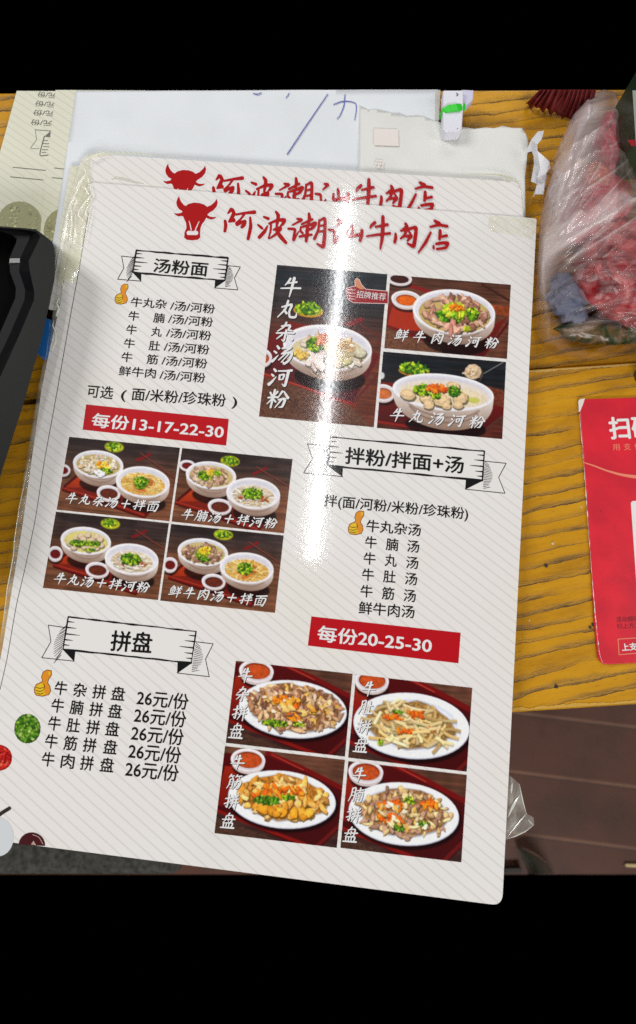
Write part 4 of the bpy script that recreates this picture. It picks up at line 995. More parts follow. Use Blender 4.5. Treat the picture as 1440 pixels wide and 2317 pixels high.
def lines(T, em, rows, bold=.014):
    for segs in rows:
        mb = MB()
        for i, sg in enumerate(segs):
            e = sg[3] if len(sg) > 3 else em
            write(mb, sg[0], T([sg[1]])[0], T([sg[2]])[0], e, ZB + .00012 + i * 2e-6, bold)
        mb.build('text_line', M_BLACK, mBt)
T8 = zt(240, 540, 2.769); sl = 22 / 277
lines(T8, 26, [
 [('牛丸杂', (157, 394), (380, 411)), ('/汤/河粉', (405, 417), (682, 440))],
 [('牛', (142, 481), (207, 486)), ('腩', (299, 494), (367, 499)), ('/汤/河粉', (392, 500), (670, 523))],
 [('牛', (128, 567), (192, 572)), ('丸', (285, 580), (350, 585)), ('/汤/河粉', (379, 587), (659, 608))],
 [('牛', (113, 653), (180, 658)), ('肚', (270, 668), (338, 673)), ('/汤/河粉', (365, 674), (647, 696))],
 [('牛', (98, 739), (165, 744)), ('筋', (256, 753), (325, 758)), ('/汤/河粉', (351, 761), (634, 783))],
 [('鲜牛肉', (82, 826), (312, 845)), ('/汤/河粉', (338, 850), (622, 872))]])
lines(lambda p: [tuple(q) for q in p], 33, [[('可选', (198, 884), (256, 889)), ('(', (275, 891), (286, 892), 30), ('面/米粉/珍珠粉', (299, 891), (511, 906)), (')', (526, 907), (537, 908), 30)]])
T4 = zt(680, 970, 3.0)
lines(T4, 29.5, [[('拌(面/河粉/米粉/珍珠粉)', (162, 485), (1140, 577))]])
lines(T4, 29, [
 [('牛丸杂汤', (450, 657), (818, 690))],
 [('牛', (441, 769), (519, 774)), ('腩', (583, 783), (665, 790)), ('汤', (727, 795), (807, 802))],
 [('牛', (431, 879), (511, 884)), ('丸', (575, 891), (655, 898)), ('汤', (720, 906), (801, 913))],
 [('牛', (420, 989), (500, 994)), ('肚', (565, 1001), (647, 1008)), ('汤', (712, 1016), (793, 1023))],
 [('牛', (410, 1101), (490, 1106)), ('筋', (555, 1115), (637, 1122)), ('汤', (703, 1130), (784, 1137))],
 [('鲜牛肉汤', (398, 1214), (775, 1246))]])
T6 = zt(0, 1380, 2.88)
rows = []
for y, xs, mid, pr in [(507, (358, 480, 605, 728, 895), '杂', 1228), (621, (337, 458, 585, 708, 877), '腩', 1213), (737, (316, 437, 565, 690, 858), '肚', 1197), (854, (296, 417, 543, 677, 840), '筋', 1180), (971, (275, 400, 525, 655, 820), '肉', 1164)]:
    f = lambda x: y + (x - xs[0]) * .098
    rows.append([(ch, (x, f(x)), (x + w, f(x + w))) for ch, x, w in (('牛', xs[0], 79), (mid, xs[1], 84), ('拼', xs[2], 84), ('盘', xs[3], 86))] + [('26元/份', (xs[4], f(xs[4]) + 10), (pr, f(pr) + 9), 36)])
lines(T6, 31, rows, .016)

for quad, s, a, b, em in [([(195, 915), (518, 948), (512, 1008), (187, 972)], '每份13-17-22-30', (209, 950), (506, 977), 36), ([(705, 1395), (1043, 1432), (1038, 1501), (697, 1461)], '每份20-25-30', (720, 1433), (977, 1461), 36)]:
    mb = MB(); mb.face([W(*q, ZB + .00010) for q in quad][::-1]); o = mb.build('price_bar', M_RED, mBt)
    mb = MB(); write(mb, s, a, b, em, ZB + .0002, .022); mb.build('price_text', M_WHITE, o)

# thumbs-up drawings
M_TH = [print_mat('thumb_yellow', (232, 196, 50)), print_mat('thumb_orange', (228, 148, 44)), print_mat('thumb_line', (120, 72, 20))]
def thumb(cx, cy, h):
    T = lambda p: [(cx + (q[0] - 281) * h / 165, cy + (q[1] - 480) * h / 165) + tuple(w * h / 165 for w in q[2:]) for q in p]
    mb = MB(); body = [(283, 468), (274, 440), (284, 410), (308, 396), (335, 400), (335, 428), (316, 455), (311, 480), (325, 500), (330, 530), (318, 554), (276, 564), (240, 558), (229, 542), (227, 516), (240, 490), (264, 480)]
    z = ZB + .0001
    for i in range(len(body)): stroke(mb, T([(*body[i], 9), (*body[(i + 1) % len(body)], 9)]), z + i * 5e-7, mi=2, sub=3)
    mb.face([W(*q[:2], z + .00002) for q in T(body)][::-1], 1)
    mb.face([W(*q[:2], z + .00003) for q in T([(262, 482), (290, 484), (284, 520), (300, 552), (270, 560), (242, 554), (233, 538), (232, 516), (244, 494)])][::-1], 0)
    for i, p in enumerate([[(236, 508, 4), (262, 514, 6), (284, 508, 4)], [(233, 526, 4), (260, 534, 6), (284, 526, 4)], [(240, 544, 4), (264, 552, 6), (288, 542, 4)], [(284, 484, 4), (292, 500, 6), (288, 520, 4)]]): stroke(mb, T(p), z + .00004 + i * 1e-6, mi=2, sub=3)
    mb.face([W(*q[:2], z + .00004) for q in T([(318, 404), (331, 405), (328, 424), (318, 428)])][::-1], 0)
    mb.build('thumb_icon', M_TH, mBt)
thumb(275, 665, 44); thumb(806, 1183, 52); thumb(97, 1546, 57)

# ------------------------------------------------------------------ the eleven food pictures
ZP = ZB + .00012; ZC = ZB + .00026
M_CAPSH = print_mat('caption_shadow', (26, 18, 18))
def picture(quad, T, paint, label, cap, a, b, em, vertical=False, seed=1, squash=1.0, mark=None):
    ink = Ink(T(quad), T, ZP, .9, seed); paint(ink)
    if mark: mark(ink)
    o = ink.build('food_picture', M_INK, mBt); o['label'] = label
    mb = MB(); brush(mb, cap, T([a])[0], T([b])[0], em * (1.0 if vertical else .86), ZC, squash=squash, shadow=True, slant=.12 if vertical else .24, widths=.98 if vertical else 1.0)
    mb.build('caption', [M_WHITE, M_CAPSH], o)
    return o
TP1, TP2 = zt(580, 590, 4.645), zt(850, 610, 4.5)
def paint1(k):
    k.wood((44, 46, 50), (96, 52, 40), .36)
    k.fill([(130, 800), (330, 640), (760, 700), (1300, 1000), (1000, 1500), (60, 1180)], (112, 34, 30), grad=(70, 30, 36)); k.line([(80, 1190), (400, 1300), (800, 1440), (1050, 1510)], 34, (128, 40, 36)); k.line([(80, 1180), (400, 1290), (800, 1430)], 8, (176, 78, 64))
    k.line([(1010, 1500), (1290, 1180)], 26, (92, 40, 38)); k.fill([(900, 660), (980, 640), (1110, 590), (1130, 630), (1000, 690)], (120, 34, 44), soft=1); k.line([(980, 600), (1310, 800)], 20, (92, 46, 40))
    k.fill([(30, 1640), (110, 1220), (500, 1340), (1000, 1540), (1240, 1760)], (92, 62, 50), jit=.25, soft=2)
    k.ell((550, 528), (158, 66), (186, 140, 60)); k.ell((550, 512), (140, 62), (150, 170, 40)); k.greens((540, 496), (130, 60), 60, (13, 26), .9)
    k.dish((60, 1010), (110, 90), (170, 78, 44), .7)
    k.bowl((750, 905), (466, 232), 350, .45); soup(k, (766, 960), (392, 168), (206, 194, 156))
    k.heap((770, 950), (370, 150), 70, [(214, 190, 170), (200, 176, 156), (226, 210, 196), (186, 158, 138), (206, 196, 150)], (22, 46)); k.strands((800, 940), (340, 130), 30, [(222, 210, 176), (206, 186, 140)], 13)
    k.heap((640, 1050), (110, 50), 5, [(222, 204, 196)], (50, 66)); k.blob(1090, 960, 58, (200, 192, 168), 1.15, .1, .05, 1.1, .6); k.heap((470, 990), (90, 40), 14, [(214, 178, 96)], (14, 26))
    k.greens((620, 880), (90, 80), 60, (12, 22), .9); k.heap((700, 830), (60, 50), 22, [(206, 116, 92), (214, 150, 116)], (12, 24)); k.strands((960, 900), (120, 70), 18, [(196, 160, 110)], 12)
    for t in np.linspace(0, 6.283, 9)[:-1]: k.fill([(405, 1500), (405 + math.cos(t - .16) * 34, 1500 + math.sin(t - .16) * 30), (405 + math.cos(t) * 92, 1500 + math.sin(t) * 80), (405 + math.cos(t + .16) * 34, 1500 + math.sin(t + .16) * 30)], (60, 38, 28), jit=.2)
    k.blur(1)
P1 = picture([(220, 42), (1385, 140), (1232, 1748), (30, 1635)], TP1, paint1, 'tall picture of one white noodle soup bowl, caption running down its left side', '牛丸杂汤河粉', (366, 278), (225, 1452), 44, True, 3)
# the red thumbs-up badge
mb = MB(); zb = ZB + .00034
hand = [(948, 290), (1046, 266), (1040, 210), (1058, 184), (1082, 200), (1102, 248), (1150, 300), (1384, 322), (1384, 446), (1020, 436), (966, 400)]
for i in range(len(hand)): stroke(mb, TP1([(*hand[i], 14), (*hand[(i + 1) % len(hand)], 14)]), zb - .00004 + i * 1e-6, mi=1, sub=3)
mb.face([W(*q, zb) for q in TP1(hand)][::-1], 0)
mb.face([W(*q, zb + .00002) for q in TP1([(1046, 268), (1040, 210), (1058, 186), (1082, 202), (1102, 250), (1140, 296), (1100, 300)])][::-1], 2)
for i, y in enumerate((306, 340, 372, 402)): stroke(mb, TP1([(956, y - 8, 6), (1000, y - 2, 7), (1044, y, 5)]), zb + .00003 + i * 1e-6, mi=1, sub=3)
bd = mb.build('thumb_badge', [print_mat('badge_red', (158, 44, 50)), print_mat('badge_rim', (236, 206, 204)), print_mat('badge_thumb', (214, 140, 100))], mBt)
mb = MB(); write(mb, '招牌推荐', TP1([(1056, 348)])[0], TP1([(1364, 380)])[0], 20, zb + .0001, .0); mb.build('badge_text', M_WHITE, bd)

def paint2(k):
    k.wood((70, 46, 38), (88, 56, 44), .1); k.fill([(110, 800), (120, 380), (200, 280), (560, 420), (1200, 560), (1340, 480), (1100, 880), (640, 860), (110, 560)], (122, 38, 30), grad=(70, 24, 26))
    k.fill([(120, 560), (180, 360), (420, 440), (500, 620), (300, 620)], (156, 52, 34), soft=2); k.line([(340, 160), (560, 230), (800, 300)], 36, (124, 34, 34)); k.line([(1080, 150), (1370, 320)], 22, (60, 34, 30)); k.fill([(1150, 350), (1372, 380), (1360, 480), (1180, 440)], (130, 66, 40), jit=.2, soft=2)
    k.fill([(90, 800), (100, 590), (300, 660), (640, 760), (700, 860)], (104, 70, 54), jit=.2, soft=2); k.line([(110, 570), (400, 690), (760, 800)], 22, (104, 30, 26)); k.line([(1090, 880), (1370, 520)], 26, (84, 24, 24))
    k.dish((245, 90), (130, 62), (60, 30, 26), .72); k.dish((315, 300), (152, 86), (204, 98, 36), .7)
    k.bowl((800, 425), (420, 222), 330, .45); soup(k, (806, 455), (366, 186), (186, 164, 108))
    k.heap((806, 440), (345, 170), 130, [(186, 144, 124), (164, 120, 102), (206, 170, 150), (140, 98, 82), (196, 158, 130)], (20, 40), (1.1, 2)); k.greens((760, 470), (150, 60), 40, (13, 26), .3); k.heap((800, 410), (120, 66), 50, [(170, 196, 50), (216, 206, 70), (140, 176, 50)], (13, 26)); k.greens((980, 450), (70, 60), 34, (13, 26), .9)
    k.heap((830, 385), (70, 30), 20, [(222, 140, 46), (206, 112, 40)], (10, 20)); k.heap((780, 590), (70, 50), 8, [(186, 130, 116), (206, 160, 140)], (24, 40)); k.heap((960, 600), (60, 16), 5, [(176, 186, 60)], (14, 24)); k.blur(1)
picture([(155, 50), (1382, 155), (1338, 905), (90, 800)], TP2, paint2, 'picture of a white bowl heaped with fresh sliced beef and greens', '鲜牛肉汤河粉', (265, 668), (1185, 745), 31, seed=4)
def paint3(k):
    k.wood((30, 32, 36), (78, 40, 34), .5); k.fill([(20, 1560), (60, 1140), (400, 1180), (1310, 1300), (1300, 1480), (1000, 1700), (700, 1690)], (110, 32, 28), grad=(64, 22, 24)); k.fill([(1120, 1180), (1310, 1230), (1310, 1400), (1130, 1360)], (104, 54, 40), jit=.25, soft=2)
    k.line([(20, 1545), (300, 1590), (560, 1640)], 26, (128, 36, 32)); k.line([(1100, 1060), (1300, 945)], 10, (120, 120, 120)); k.line([(1030, 1700), (1300, 1480)], 18, (80, 50, 46))
    k.ell((395, 1040), (160, 50), (166, 118, 50)); k.greens((400, 1010), (140, 52), 60, (15, 30), .9); k.ell((66, 1080), (30, 36), (210, 212, 214), soft=1)
    k.dish((80, 1250), (120, 84), (190, 110, 66), .72)
    k.blob(992, 1042, 82, (206, 182, 152), 1.08, .1, .05, 1.1, .6); k.heap((985, 1040), (50, 46), 14, [(170, 140, 104), (226, 206, 176)], (6, 12)); k.fill([(905, 1040), (880, 1052), (884, 1066), (915, 1056)], (222, 206, 180)); k.fill([(1040, 1100), (1074, 1112), (1040, 1140), (1020, 1130)], (30, 28, 30))
    k.bowl((690, 1245), (516, 182), 385, .42); k.ell((700, 1262), (462, 134), (224, 214, 204), jit=.03); soup(k, (690, 1285), (440, 112), (222, 208, 180))
    for x, y, r in [(330, 1270, 66), (520, 1300, 66), (670, 1325, 76), (860, 1300, 68), (790, 1190, 56), (440, 1220, 50), (540, 1370, 50), (840, 1380, 46), (720, 1386, 40)]: k.blob(x, y, r, (210, 184, 146), 1.2, .2, .12, 1.14, .55)
    k.greens((480, 1225), (90, 50), 40, (14, 26), .9); k.greens((800, 1240), (60, 50), 26, (13, 24), .3); k.greens((620, 1275), (50, 36), 16, (13, 22), .9); k.heap((630, 1212), (100, 34), 40, [(206, 98, 40), (224, 130, 50), (190, 80, 40)], (10, 22)); k.ell((1000, 1330), (60, 30), (176, 180, 70), alpha=.7, soft=2); k.blur(1)
picture([(85, 835), (1335, 940), (1288, 1725), (10, 1610)], TP2, paint3, 'picture of a white bowl of beef balls with one ball lifted on chopsticks', '牛丸汤河粉', (222, 1480), (1035, 1550), 35, seed=5)
TP5, TP6 = zt(90, 980, 4.645), zt(360, 1005, 4.645)
picture([(308, 38), (1474, 155), (1364, 925), (180, 805)], TP5, lambda k: combo(k, (615, 325), (1083, 510), (725, 625), (783, 148), (235, 570), (245, 385, 80, 60), f_mixed, f_ynood, (1055, 213, 1440, 490)), 'picture of mixed beef soup bowl beside a bowl of yellow noodles, nearest the price bar', '牛丸杂汤+拌面', (335, 685), (1190, 770), 29, seed=6)
picture([(243, 42), (1407, 157), (1312, 938), (133, 812)], TP6, lambda k: combo(k, (548, 325), (990, 515), (640, 650), (748, 180), (170, 600), (300, 222, 86, 54), f_meat, f_wnood, (1020, 243, 1400, 470)), 'picture of meat soup bowl beside white rice noodles, upper right of its block', '牛腩汤+拌河粉', (300, 740), (1175, 830), 29, seed=7)
picture([(168, 828), (1361, 946), (1240, 1756), (35, 1625)], TP5, lambda k: combo(k, (485, 1130), (965, 1322), (606, 1432), (742, 955), (140, 1375), (165, 1262, 78, 74), f_balls, f_wnood, (1005, 1022, 1320, 1230)), 'picture of pale meatball soup bowl beside white rice noodles', '牛丸汤+拌河粉', (215, 1530), (1085, 1620), 30, seed=8)
picture([(130, 838), (1312, 962), (1218, 1772), (10, 1645)], TP6, lambda k: combo(k, (462, 1133), (922, 1300), (575, 1440), (677, 955), (100, 1385), (118, 1262, 78, 74), f_beef, f_ynood, (935, 1028, 1290, 1265)), 'picture of sliced beef soup bowl beside yellow noodles with scallions', '鲜牛肉汤+拌面', (170, 1550), (1065, 1645), 30, seed=9)
TP7, TP8 = zt(480, 1490, 4.645), zt(770, 1515, 4.645)
picture([(248, 25), (1480, 164), (1397, 1032), (148, 888)], TP7, lambda k: platter(k, (850, 530, 568, 302), (468, 135, 182, 118), p_mix, 0), 'picture of mixed beef offal heaped on an oval white plate', '牛杂拼盘', (352, 180), (258, 765), 33, True, 10, .9)
picture([(163, 55), (1387, 192), (1335, 1078), (92, 925)], TP8, lambda k: platter(k, (750, 588, 612, 345), (335, 120, 180, 118), p_tripe, 0), 'picture of pale tripe strips on an oval white plate', '牛肚拼盘', (302, 205), (220, 795), 33, True, 11, .9)
picture([(138, 920), (1395, 1070), (1315, 1990), (25, 1840)], TP7, lambda k: platter(k, (735, 1480, 568, 302), (380, 1070, 182, 120), p_tendon, 0), 'picture of glossy golden tendon pieces on an oval white plate', '牛筋拼盘', (270, 1095), (172, 1710), 33, True, 12, .9)
picture([(83, 965), (1330, 1108), (1278, 2030), (8, 1875)], TP8, lambda k: platter(k, (670, 1515, 582, 330), (272, 1080, 184, 122), p_brisk, 0), 'picture of orange-sauced brisket pieces on an oval white plate', '牛腩拼盘', (200, 1108), (112, 1740), 33, True, 13, .9)

# small cut-out pictures at the bottom left
g = garnish(mBt, (62, 1649), (29.5, 33), ZP, idt, [(110, 150, 46), (70, 116, 34), (160, 190, 80), (46, 86, 30), (196, 212, 130), (90, 136, 40)], (52, 86, 30), 230, (1.6, 4), 21); g['label'] = 'round picture of chopped green scallions'
g = garnish(mBt, (-3, 1715), (30, 29), ZP, idt, [(190, 44, 36), (206, 60, 46), (160, 32, 32), (222, 120, 90)], (140, 26, 30), 130, (1.6, 4), 22); g['label'] = 'round picture of red chilli sauce'
mb = MB(); mb.face([W(-4 + math.cos(t) * 35, 1894 + math.sin(t) * 44, ZP) for t in np.linspace(0, 6.283, 40)[:-1]][::-1]); mb.build('plate_print', print_mat('plate_print', (214, 219, 222)), mBt)
mb = MB(); stroke(mb, [(-14, 1854, 8), (4, 1840, 8), (22, 1829, 8)], ZP + .00006); mb.build('chopstick_print', print_mat('chopstick_print', (58, 50, 46)), mBt)
mb = MB(); mb.face([W(72 + math.cos(t) * 30, 1913 + math.sin(t) * 29, ZP + .00001) for t in np.linspace(math.pi * 1.02, math.pi * 2.02, 26)][::-1], 0)
stroke(mb, [(74, 1889, 1.6), (88, 1895, 1.6), (97, 1910, 1.6)], ZP + .00004, mi=1); mb.face([W(x, y, ZP + .00006) for x, y in [(70, 1911), (76, 1903), (82, 1913)]], 1)
mb.build('bean_print', [print_mat('bean_print', (74, 30, 34)), print_mat('bean_print_light', (190, 160, 150))], mBt)
# ------------------------------------------------------------------ things around the menus
def loft(mb, rings, close_top=True, mi=0, flip=False):
    """rings: lists of world points of equal length"""
    n = len(rings[0]); base = len(mb.v)
    for r in rings: mb.v += [tuple(p) for p in r]
    for k in range(len(rings) - 1):
        for i in range(n):
            j = (i + 1) % n; f = (base + k * n + i, base + k * n + j, base + (k + 1) * n + j, base + (k + 1) * n + i)
            mb.f.append(f[::-1] if flip else f); mb.m.append(mi)
    if close_top: mb.f.append(tuple(base + (len(rings) - 1) * n + i for i in range(n))); mb.m.append(mi)

def mesh_bevel(o, w, seg=3):
    b = o.modifiers.new('bevel', 'BEVEL'); b.width = w; b.segments = seg; b.limit_method = 'ANGLE'; b.angle_limit = R_(28)
    o.data.polygons.foreach_set('use_smooth', [True] * len(o.data.polygons))
    w = o.modifiers.new('normals', 'WEIGHTED_NORMAL'); w.keep_sharp = True

# black plastic machine at the left
ZM = 0.036
c = W(-60, 900, 0)
mc = thing('black_machine', (c.x, c.y, 0.0), 'black plastic card machine with a stepped recess at the left of the menus', 'machine')
zm = lambda pts, z: [W(x / 5.79, 500 + y / 5.79, z) for x, y in pts]
outer = [(-900, 40), (0, 66), (300, 88), (470, 104), (590, 190), (690, 275), (718, 350), (722, 560), (722, 745), (560, 1500), (330, 2330), (20, 3300), (-250, 4300), (-900, 4300)]
rim = [(-900, 62), (0, 88), (290, 110), (400, 122), (480, 140), (530, 200), (470, 330), (376, 520), (392, 660), (450, 930), (444, 1040), (250, 1500), (-160, 2400), (-900, 3900)]
ledge = [(-900, 88), (0, 112), (270, 140), (360, 155), (396, 180), (372, 260), (320, 360), (262, 490), (250, 660), (330, 900), (322, 1030), (120, 1500), (-260, 2300), (-900, 3500)]
step = [(-900, 100), (-20, 125), (110, 165), (165, 185), (222, 230), (210, 290), (170, 380), (126, 490), (130, 660), (210, 880), (200, 1010), (20, 1420), (-330, 2200), (-900, 3300)]
pit = [(-900, 130), (-30, 150), (90, 185), (140, 205), (190, 250), (170, 320), (120, 420), (70, 520), (80, 680), (120, 860), (100, 1010), (-60, 1400), (-390, 2100), (-900, 3100)]
mb = MB()
o0 = zm(outer, ZM)
cx = sum(p.x for p in o0) / len(o0); cy = sum(p.y for p in o0) / len(o0)
loft(mb, [zm([(x - 14, y) for x, y in outer], .001), zm([(x - 3, y) for x, y in outer], ZM - .003), [Vector((p.x + (cx - p.x) * .012, p.y + (cy - p.y) * .006, ZM)) for p in o0], zm(rim, ZM + .0002)], False)
hb = mb.build('housing', mat('black_plastic', (0.008, 0.008, 0.0075), .55, spec=.2, bump=.15, bump_scale=1800), mc, recalc=True)
mb = MB(); loft(mb, [zm(rim, ZM + .0002), zm(ledge, ZM - .004)], False); mb.build('chamfer', mat('black_gloss', (0.004, 0.004, 0.005), .3, spec=.3), mc)
mb = MB(); loft(mb, [zm(ledge, ZM - .004), zm(step, ZM - .0048)], False); mb.build('ledge', mat('grey_black_plastic', (0.008, 0.008, 0.009), .55, spec=.12), mc)
mb = MB(); loft(mb, [zm(step, ZM - .0048), zm(pit, ZM - .018)], True); mb.build('recess', mat('recess_black', (0.002, 0.002, 0.002), .8, spec=.04), mc)
mb = MB(); q = [(130, 488), (262, 486), (258, 545), (120, 545)]
mb.face([W(x / 5.79, 500 + y / 5.79, ZM - .0036) for x, y in q][::-1]); mb.face([W(x / 5.79, 500 + y / 5.79, ZM - .0036 - (.004 if i > 1 else 0)) for i, (x, y) in enumerate([(120, 545), (258, 545), (256, 585), (118, 580)])][::-1])
mb.build('catch', mat('catch_grey', (0.16, 0.16, 0.16), .3), mc)
mb = MB(); ridge(mb, dens([(x / 5.79, 500 + y / 5.79) for x, y in [(290, 1080), (190, 1290), (90, 1470), (0, 1620)]], 4), ZM - .006, 1.2, .5); mb.build('seam', mat('seam_grey', (.10, .10, .10), .3), mc)

# blue slip between machine and menu
pts = [(104, 720), (113, 722), (110, 760), (103, 806), (90, 806), (80, 790), (92, 740)]
c = W(100, 765, .006); bs = MB(); slab_mb(bs, px_poly(pts, .012), .0035, .012)
o = bs.build('blue_box', mat('blue_card', lin((36, 104, 176)), .3, coat=.6), recalc=True)
tag(o, 'small bright blue box wedged between the black machine and the menu', 'box')

# white stick device with a green band
ZD = 0.013
c = W(1030, 230, 0.004)
dv_ = thing('white_plastic_stick', (c.x, c.y, .0042), 'white plastic stick with a bright green rubber band, lying on the receipt slip', 'device')
body = rounded(px_poly(zr([(566, 6), (660, 6), (658, 90), (652, 182), (638, 194), (578, 197), (566, 186)]), ZD), .0012)
o = slab_mb(MB(), body, .0044, ZD).build('body', mat('white_plastic', (.78, .78, .86), .3), dv_, recalc=True); mesh_bevel(o, .0014)
head = rounded(px_poly(zr([(648, 4), (706, 6), (702, 50), (676, 74), (660, 80), (648, 60)]), ZD - .003), .0008)
o = slab_mb(MB(), head, .0046, ZD - .003).build('clip', mat('lilac_plastic', (.62, .60, .76), .35), dv_, recalc=True); mesh_bevel(o, .001)
mb = MB()
P1_ = [(551, 136), (553, 112), (562, 92), (590, 76), (625, 71), (666, 70)]; P2_ = [(566, 138), (570, 122), (582, 109), (606, 102), (636, 101), (664, 100)]
hz = [.0046, .0090, ZD + .0004, ZD + .0010, ZD + .0010, ZD - .0020]
for i in range(5):
    a0, a1 = W(*zr([P1_[i]])[0], hz[i]), W(*zr([P1_[i + 1]])[0], hz[i + 1]); b0, b1 = W(*zr([P2_[i]])[0], hz[i]), W(*zr([P2_[i + 1]])[0], hz[i + 1])
    mb.face([b0, b1, a1, a0])
o = mb.build('green_band', mat('green_rubber', lin((56, 214, 56)), .4), dv_); s = o.modifiers.new('t', 'SOLIDIFY'); s.thickness = .0012; s.offset = 0
mb = MB(); zz = ZD + .0002
mb.face([W(*q, zz) for q in zr([(630, 178), (634, 178), (634, 182), (630, 182)])][::-1]); mb.build('dot', mat('dot_grey', (.1, .1, .14)), dv_); mb = MB(); stroke(mb, zr([(628, 20, 4), (634, 26, 5), (628, 32, 4)]), zz + .00005); mb.build('mark', mat('mark_grey', (.1, .1, .14)), dv_)
# a second paper's edge beside it
c = W(994, 250, .0034)
sh = slab_mb(MB(), px_poly([(986, 203), (997, 203), (994, 272), (985, 270)], .0036), .0031, .0036).build('paper_stub', mat('grey_card_edge', (.60, .58, .52), .6), recalc=True)
tag(sh, 'narrow grey paper stub between the white sheet and the plastic stick', 'paper')

# crumpled white scrap
zc = zt(1180, 200, 5.54)
C_ = [((285, 530), .020), ((215, 540), .016), ((130, 640), .014), ((50, 812), .006), ((135, 785), .010), ((200, 700), .018), ((255, 640), .019), ((160, 840), .012), ((205, 780), .016), ((165, 950), .008), ((125, 1165), .004), ((200, 1195), .006), ((240, 1000), .014), ((290, 860), .015), ((350, 915), .012), ((362, 1000), .008), ((310, 1060), .013), ((205, 1115), .011), ((290, 1180), .008), ((195, 1215), .005), ((150, 1365), .003), ((180, 1325), .006), ((275, 1330), .005), ((320, 1090), .006)]
mb = MB(); mb.v = [tuple(W(*zc([p])[0], z)) for p, z in C_]
for f in [(0, 1, 6), (1, 2, 5, 6), (2, 4, 5), (2, 3, 4), (4, 7, 8, 5), (7, 9, 12, 8), (8, 12, 13), (9, 10, 11, 12), (13, 12, 16, 14), (14, 16, 15), (12, 11, 17), (12, 17, 16), (17, 18, 23, 16), (17, 11, 19), (17, 19, 18), (19, 20, 21), (19, 21, 22, 18), (18, 22, 23)]:
    mb.f.append(f[::-1]); mb.m.append(0)
o = mb.build('crumpled_paper', mat('crumpled_white', (.80, .80, .84), .7))
s = o.modifiers.new('sub', 'SUBSURF'); s.subdivision_type = 'SIMPLE'; s.levels = 1; s.render_levels = 1
s = o.modifiers.new('t', 'SOLIDIFY'); s.thickness = .00025
tag(o, 'crumpled twisted white paper scrap beside the plastic bag', 'scrap paper')

# ------------------------------------------------------------------ plastic bag with packets inside
def lump(name, px, py, z, rx, ry, rz, ang, material, seed, amp=.22, freq=60, label=None, cat=None, group=None, sub=5):
    """a crumpled packet: an ellipsoid with sharp random folds"""
    c = W(px, py, z); bm = bmesh.new(); bmesh.ops.create_icosphere(bm, subdivisions=sub, radius=1.0)
    k = DIST / FPX; rx, ry = rx * k, ry * k; ca, sa = math.cos(ang), math.sin(ang)
    for v in bm.verts:
        p = v.co.copy(); q = Vector((p.x * rx, p.y * ry, p.z * rz))
        d = abs(noise.noise(Vector((q.x * freq * .55, q.y * freq * 1.3, q.z * freq)) + Vector((seed * 7.1, 0, 0)))) * 1.5 + .8 * abs(noise.noise(Vector((q.x * freq * 2.2 + q.y * freq, q.y * freq * 1.2, q.z * freq * 2)) + Vector((seed, 5, 0))))
        q *= 1 + amp * (.45 - d * .9) * .8; v.co = (q.x * ca - q.y * sa, q.x * sa + q.y * ca, q.z)
    lo = min(v.co.z for v in bm.verts)
    me = bpy.data.meshes.new(name); bm.to_mesh(me); bm.free(); me.materials.append(material)
    me.polygons.foreach_set('use_smooth', [True] * len(me.polygons))
    o = bpy.data.objects.new(name, me); COL.objects.link(o); o.location = (c.x, c.y, max(z, -.0035 - lo + .0008))
    return tag(o, label, cat, group)
def packet_mat(name, c1, c2, scale=40):
    m = mat(name, c1, .35, coat=.35, coat_rough=.2); nt = m.node_tree; g = N(m, 'ShaderNodeTexCoord'); nz = N(m, 'ShaderNodeTexNoise', Scale=float(scale), Detail=5.0, Distortion=1.4); nt.links.new(g.outputs['Object'], nz.inputs['Vector'])
    rp = ramp(m, [(0.36, tuple(v * .45 for v in c1)), (0.45, c1), (0.53, c2), (0.62, tuple(min(1, v * 1.2 + .12) for v in c2))]); nt.links.new(nz.outputs['Fac'], rp.inputs[0]); nt.links.new(rp.outputs[0], nt.nodes['Principled BSDF'].inputs['Base Color'])
    return m
PK = packet_mat('pink_wrapper', lin((214, 66, 92)), lin((190, 34, 60))); PK2 = packet_mat('crimson_wrapper', lin((168, 22, 36)), lin((196, 70, 74)), 45)
lump('pink_packet', 1372, 332, .004, 36, 84, .010, -.12, PK, 1, .3, 70, 'crumpled pink packet uppermost inside the clear plastic bag', 'packet', 'packets inside the plastic bag')
lump('pink_packet', 1345, 480, .010, 74, 104, .014, -.5, PK, 2, .28, 70, 'creased pink packet in the middle of the bag beside the crumpled scrap', 'packet', 'packets inside the plastic bag')
lump('red_packet', 1415, 620, .012, 112, 128, .016, .2, PK2, 3, .30, 62, 'dark crimson packet in the bag, above its green packet', 'packet', 'packets inside the plastic bag')
lump('orange_packet', 1352, 402, .022, 34, 40, .006, .2, packet_mat('orange_wrapper', lin((214, 128, 84)), lin((206, 84, 80)), 60), 4, .25, 90, 'small orange printed packet showing through the bag', 'packet', 'packets inside the plastic bag')
lump('white_capsule', 1334, 648, .013, 24, 50, .007, .35, mat('pale_pink_plastic', lin((216, 150, 164)), .3, coat=.5), 5, .05, 20, 'smooth pale pink rounded capsule low in the bag', 'capsule')
lump('tissue_wad', 1284, 676, .004, 44, 64, .007, .3, mat('bluish_tissue', lin((112, 126, 156)), .5), 6, .5, 110, 'bluish white tissue wad in the bottom left of the bag', 'tissue')
lump('green_packet', 1375, 752, .003, 120, 30, .006, -.05, packet_mat('green_wrapper', lin((60, 76, 36)), lin((112, 92, 60)), 50), 7, .3, 90, 'dull green packet at the bottom edge of the bag', 'packet', 'packets inside the plastic bag')
lump('red_packet', 1535, 610, .012, 110, 110, .018, .1, PK2, 8, .28, 60, 'crimson packet at the far right end of the bag', 'packet', 'packets inside the plastic bag', sub=5)

